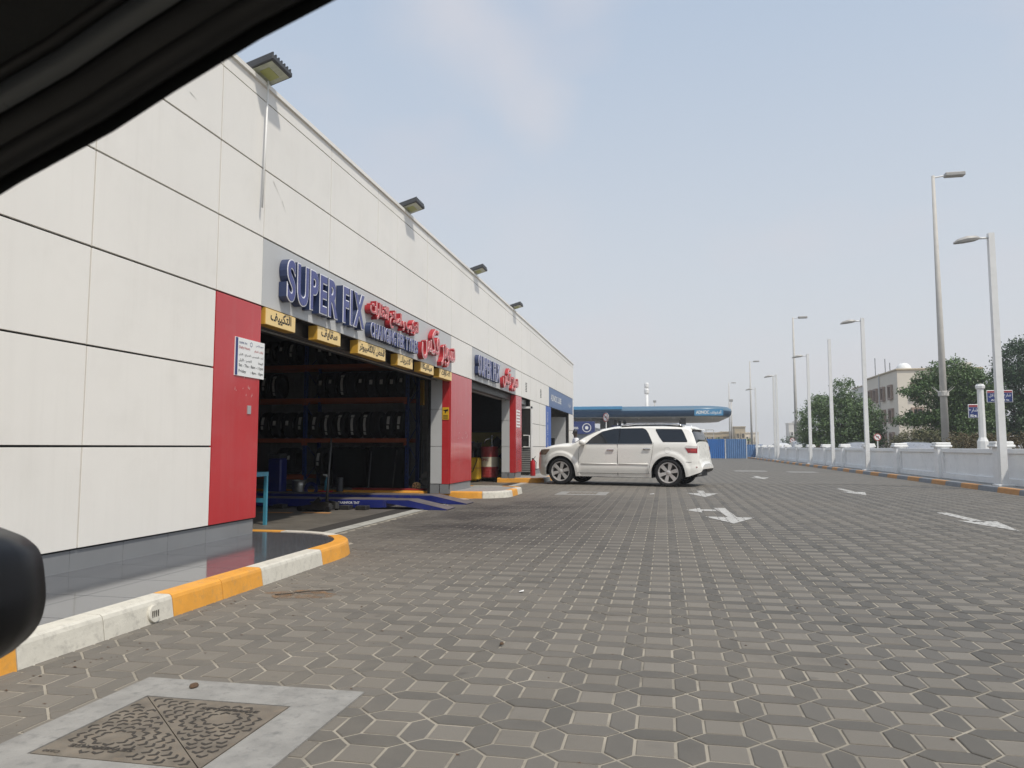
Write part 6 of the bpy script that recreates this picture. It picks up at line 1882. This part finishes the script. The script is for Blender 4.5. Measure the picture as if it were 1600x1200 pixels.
# ------------------------------------------------------------------ the car the photograph is taken from: side window frame, roof lining, mirror, door
own = thing('camera_car', 'dark interior frame and side mirror of the car the view is taken from', 'car', (0, .45, 0))
def fpt(t):   # curve of the window opening's top edge, front (left) to rear (right)
    return Vector((-.95 + 1.5 * t, 0, 0))
edge = [(-1.25, .50, .86), (-1.02, .49, 1.015), (-.80, .475, 1.155), (-.62, .462, 1.25), (-.47, .45, 1.312), (-.39, .447, 1.343), (-.34, .444, 1.366), (-.27, .440, 1.396), (-.21, .437, 1.417), (-.10, .43, 1.442), (.05, .425, 1.462), (.25, .42, 1.472), (.6, .42, 1.465), (1.0, .43, 1.42)]
edge = [Vector(p) + Vector((0, 0, .009)) for p in edge]
def offs(o_, dy, dz): return [p + Vector((0, dy, 0)) + o_ * ((edge[min(i + 1, len(edge) - 1)] - edge[max(i - 1, 0)]).normalized().cross(Vector((0, 1, 0)))) + Vector((0, 0, dz)) for i, p in enumerate(edge)]
def band(a0, y0, a1, y1, name, m, parent=own, extra=()):
    A0 = offs(a0, y0, 0); A1 = offs(a1, y1, 0)
    mb = MB(); mid = offs((a0 + a1) / 2 , (y0 + y1) / 2 - .006, 0)
    mb.grid([[tuple(p) for p in A0], [tuple(p) for p in mid], [tuple(p) for p in A1]])
    return mb.build(name, m, parent, smooth=True, fix=False)
mb = MB(); mb.tube([tuple(p) for p in offs(.010, .0, 0)], .010, 8); mb.build('window_seal', 'rubberseal', own, smooth=True)
band(.012, -.006, .030, -.014, 'window_seal', 'rubberseal')
band(.030, -.016, .046, -.022, 'trim_band', 'trimband')
mb = MB(); mb.tube([tuple(p) for p in offs(.050, -.024, 0)], .005, 6); mb.build('window_seal', 'rubberseal', own, smooth=True)
band(.052, -.024, .110, -.075, 'pillar_trim', 'cartrim')
band(.110, -.075, .112, -.085, 'pillar_gap', 'rubberseal')
A0 = offs(.112, -.085, 0)
P = [[tuple(p) for p in A0]]
for k in range(1, 8):
    t = k / 7
    P.append([(p.x + .02 * t, p.y - 1.15 * t, p.z + .05 * sin(t * pi) + max(0, 1.47 - p.z) * t * .0 + .012) for p in A0])
MB().grid(P).build('headliner', 'headliner', own, smooth=True, fix=False)
# outer skin of roof and pillar
O0 = offs(-.004, .012, 0); O1 = offs(.09, .02, 0)
Q = [[tuple(p) for p in O0], [tuple(p) for p in O1], [(p.x, p.y - .10, p.z + .045) for p in O1], [(p.x, p.y - .6, p.z + .085) for p in O1], [(p.x, p.y - 1.2, p.z + .03) for p in O1]]
MB().grid(Q).build('roof_skin', 'cartrim', own, smooth=True, fix=False)
# door top and outer door, below the view
mb = MB(); mb.bbox(-1.1, 1.0, .44, .50, .25, .80, .02); mb.build('door_panel', 'cartrim', own)
# side mirror
mb = MB()
mc = Vector((-.932, .80, .950))
prof = [(0, .955), (.12, .99), (.5, 1.0), (.85, .93), (1.0, .70)]
ring = [(a - mc.x - .028, b - mc.z - .010) for a, b in [(-1.09, .93), (-1.08, 1.0), (-.98, 1.038), (-.88, 1.036), (-.815, 1.022), (-.785, 1.010), (-.766, .992), (-.757, .955), (-.755, .925), (-.764, .895), (-.79, .868), (-.83, .848), (-.95, .842), (-1.05, .855)]]
def catmull(pts, k=4):
    n = len(pts); out = []
    for i in range(n):
        p0, p1, p2, p3 = (Vector(pts[(i + d) % n]) for d in (-1, 0, 1, 2))
        for j in range(k):
            t = j / k
            q = .5 * ((2 * p1) + (p2 - p0) * t + (2 * p0 - 5 * p1 + 4 * p2 - p3) * t * t + (3 * p1 - p0 - 3 * p2 + p3) * t ** 3)
            out.append((q.x, q.y))
    return out
ring = catmull(ring)
P = []
for t, s in prof:
    P.append([(mc.x + a * s, mc.y - .055 + t * .13, mc.z + b * s) for a, b in ring + ring[:1]])
mb.grid(P); mb.add([P[-1][i] for i in range(len(ring))], [tuple(range(len(ring)))])
mb.add([(p[0] * .0 + mc.x + (p[0] - mc.x) * .90, p[1] + .003, mc.z + (p[2] - mc.z) * .90) for p in P[0][:len(ring)]], [tuple(range(len(ring)))])
mi = mb.build('side_mirror', 'mirrorcase', own, smooth=True, angle=50)
mb = MB(); mb.add([(mc.x + a * .80, mc.y - .048, mc.z + b * .78) for a, b in ring], [tuple(range(len(ring)))]); mb.build('mirror_glass', 'glassdark', mi)
MB().tube([(-1.03, .50, .90), (-1.0, .76, .90)], .035, 8).build('mirror_arm', 'plasticblack', mi, smooth=True)

# ------------------------------------------------------------------ hazy air
hm = bpy.data.materials.new('haze')
hm.use_nodes = True
ht = hm.node_tree
ht.nodes.remove(ht.nodes['Principled BSDF'])
pv_ = ht.nodes.new('ShaderNodeVolumePrincipled')
pv_.inputs['Color'].default_value = (.93, .95, .98, 1)
pv_.inputs['Density'].default_value = .0010
pv_.inputs['Anisotropy'].default_value = .2
ht.links.new(pv_.outputs[0], ht.nodes['Material Output'].inputs['Volume'])
M['haze'] = hm
MB().box(-325, 425, -95, 705, -1.2, 26).build('haze', 'haze', None, kind='stuff')['label'] = 'pale dusty haze filling the air over the whole place'
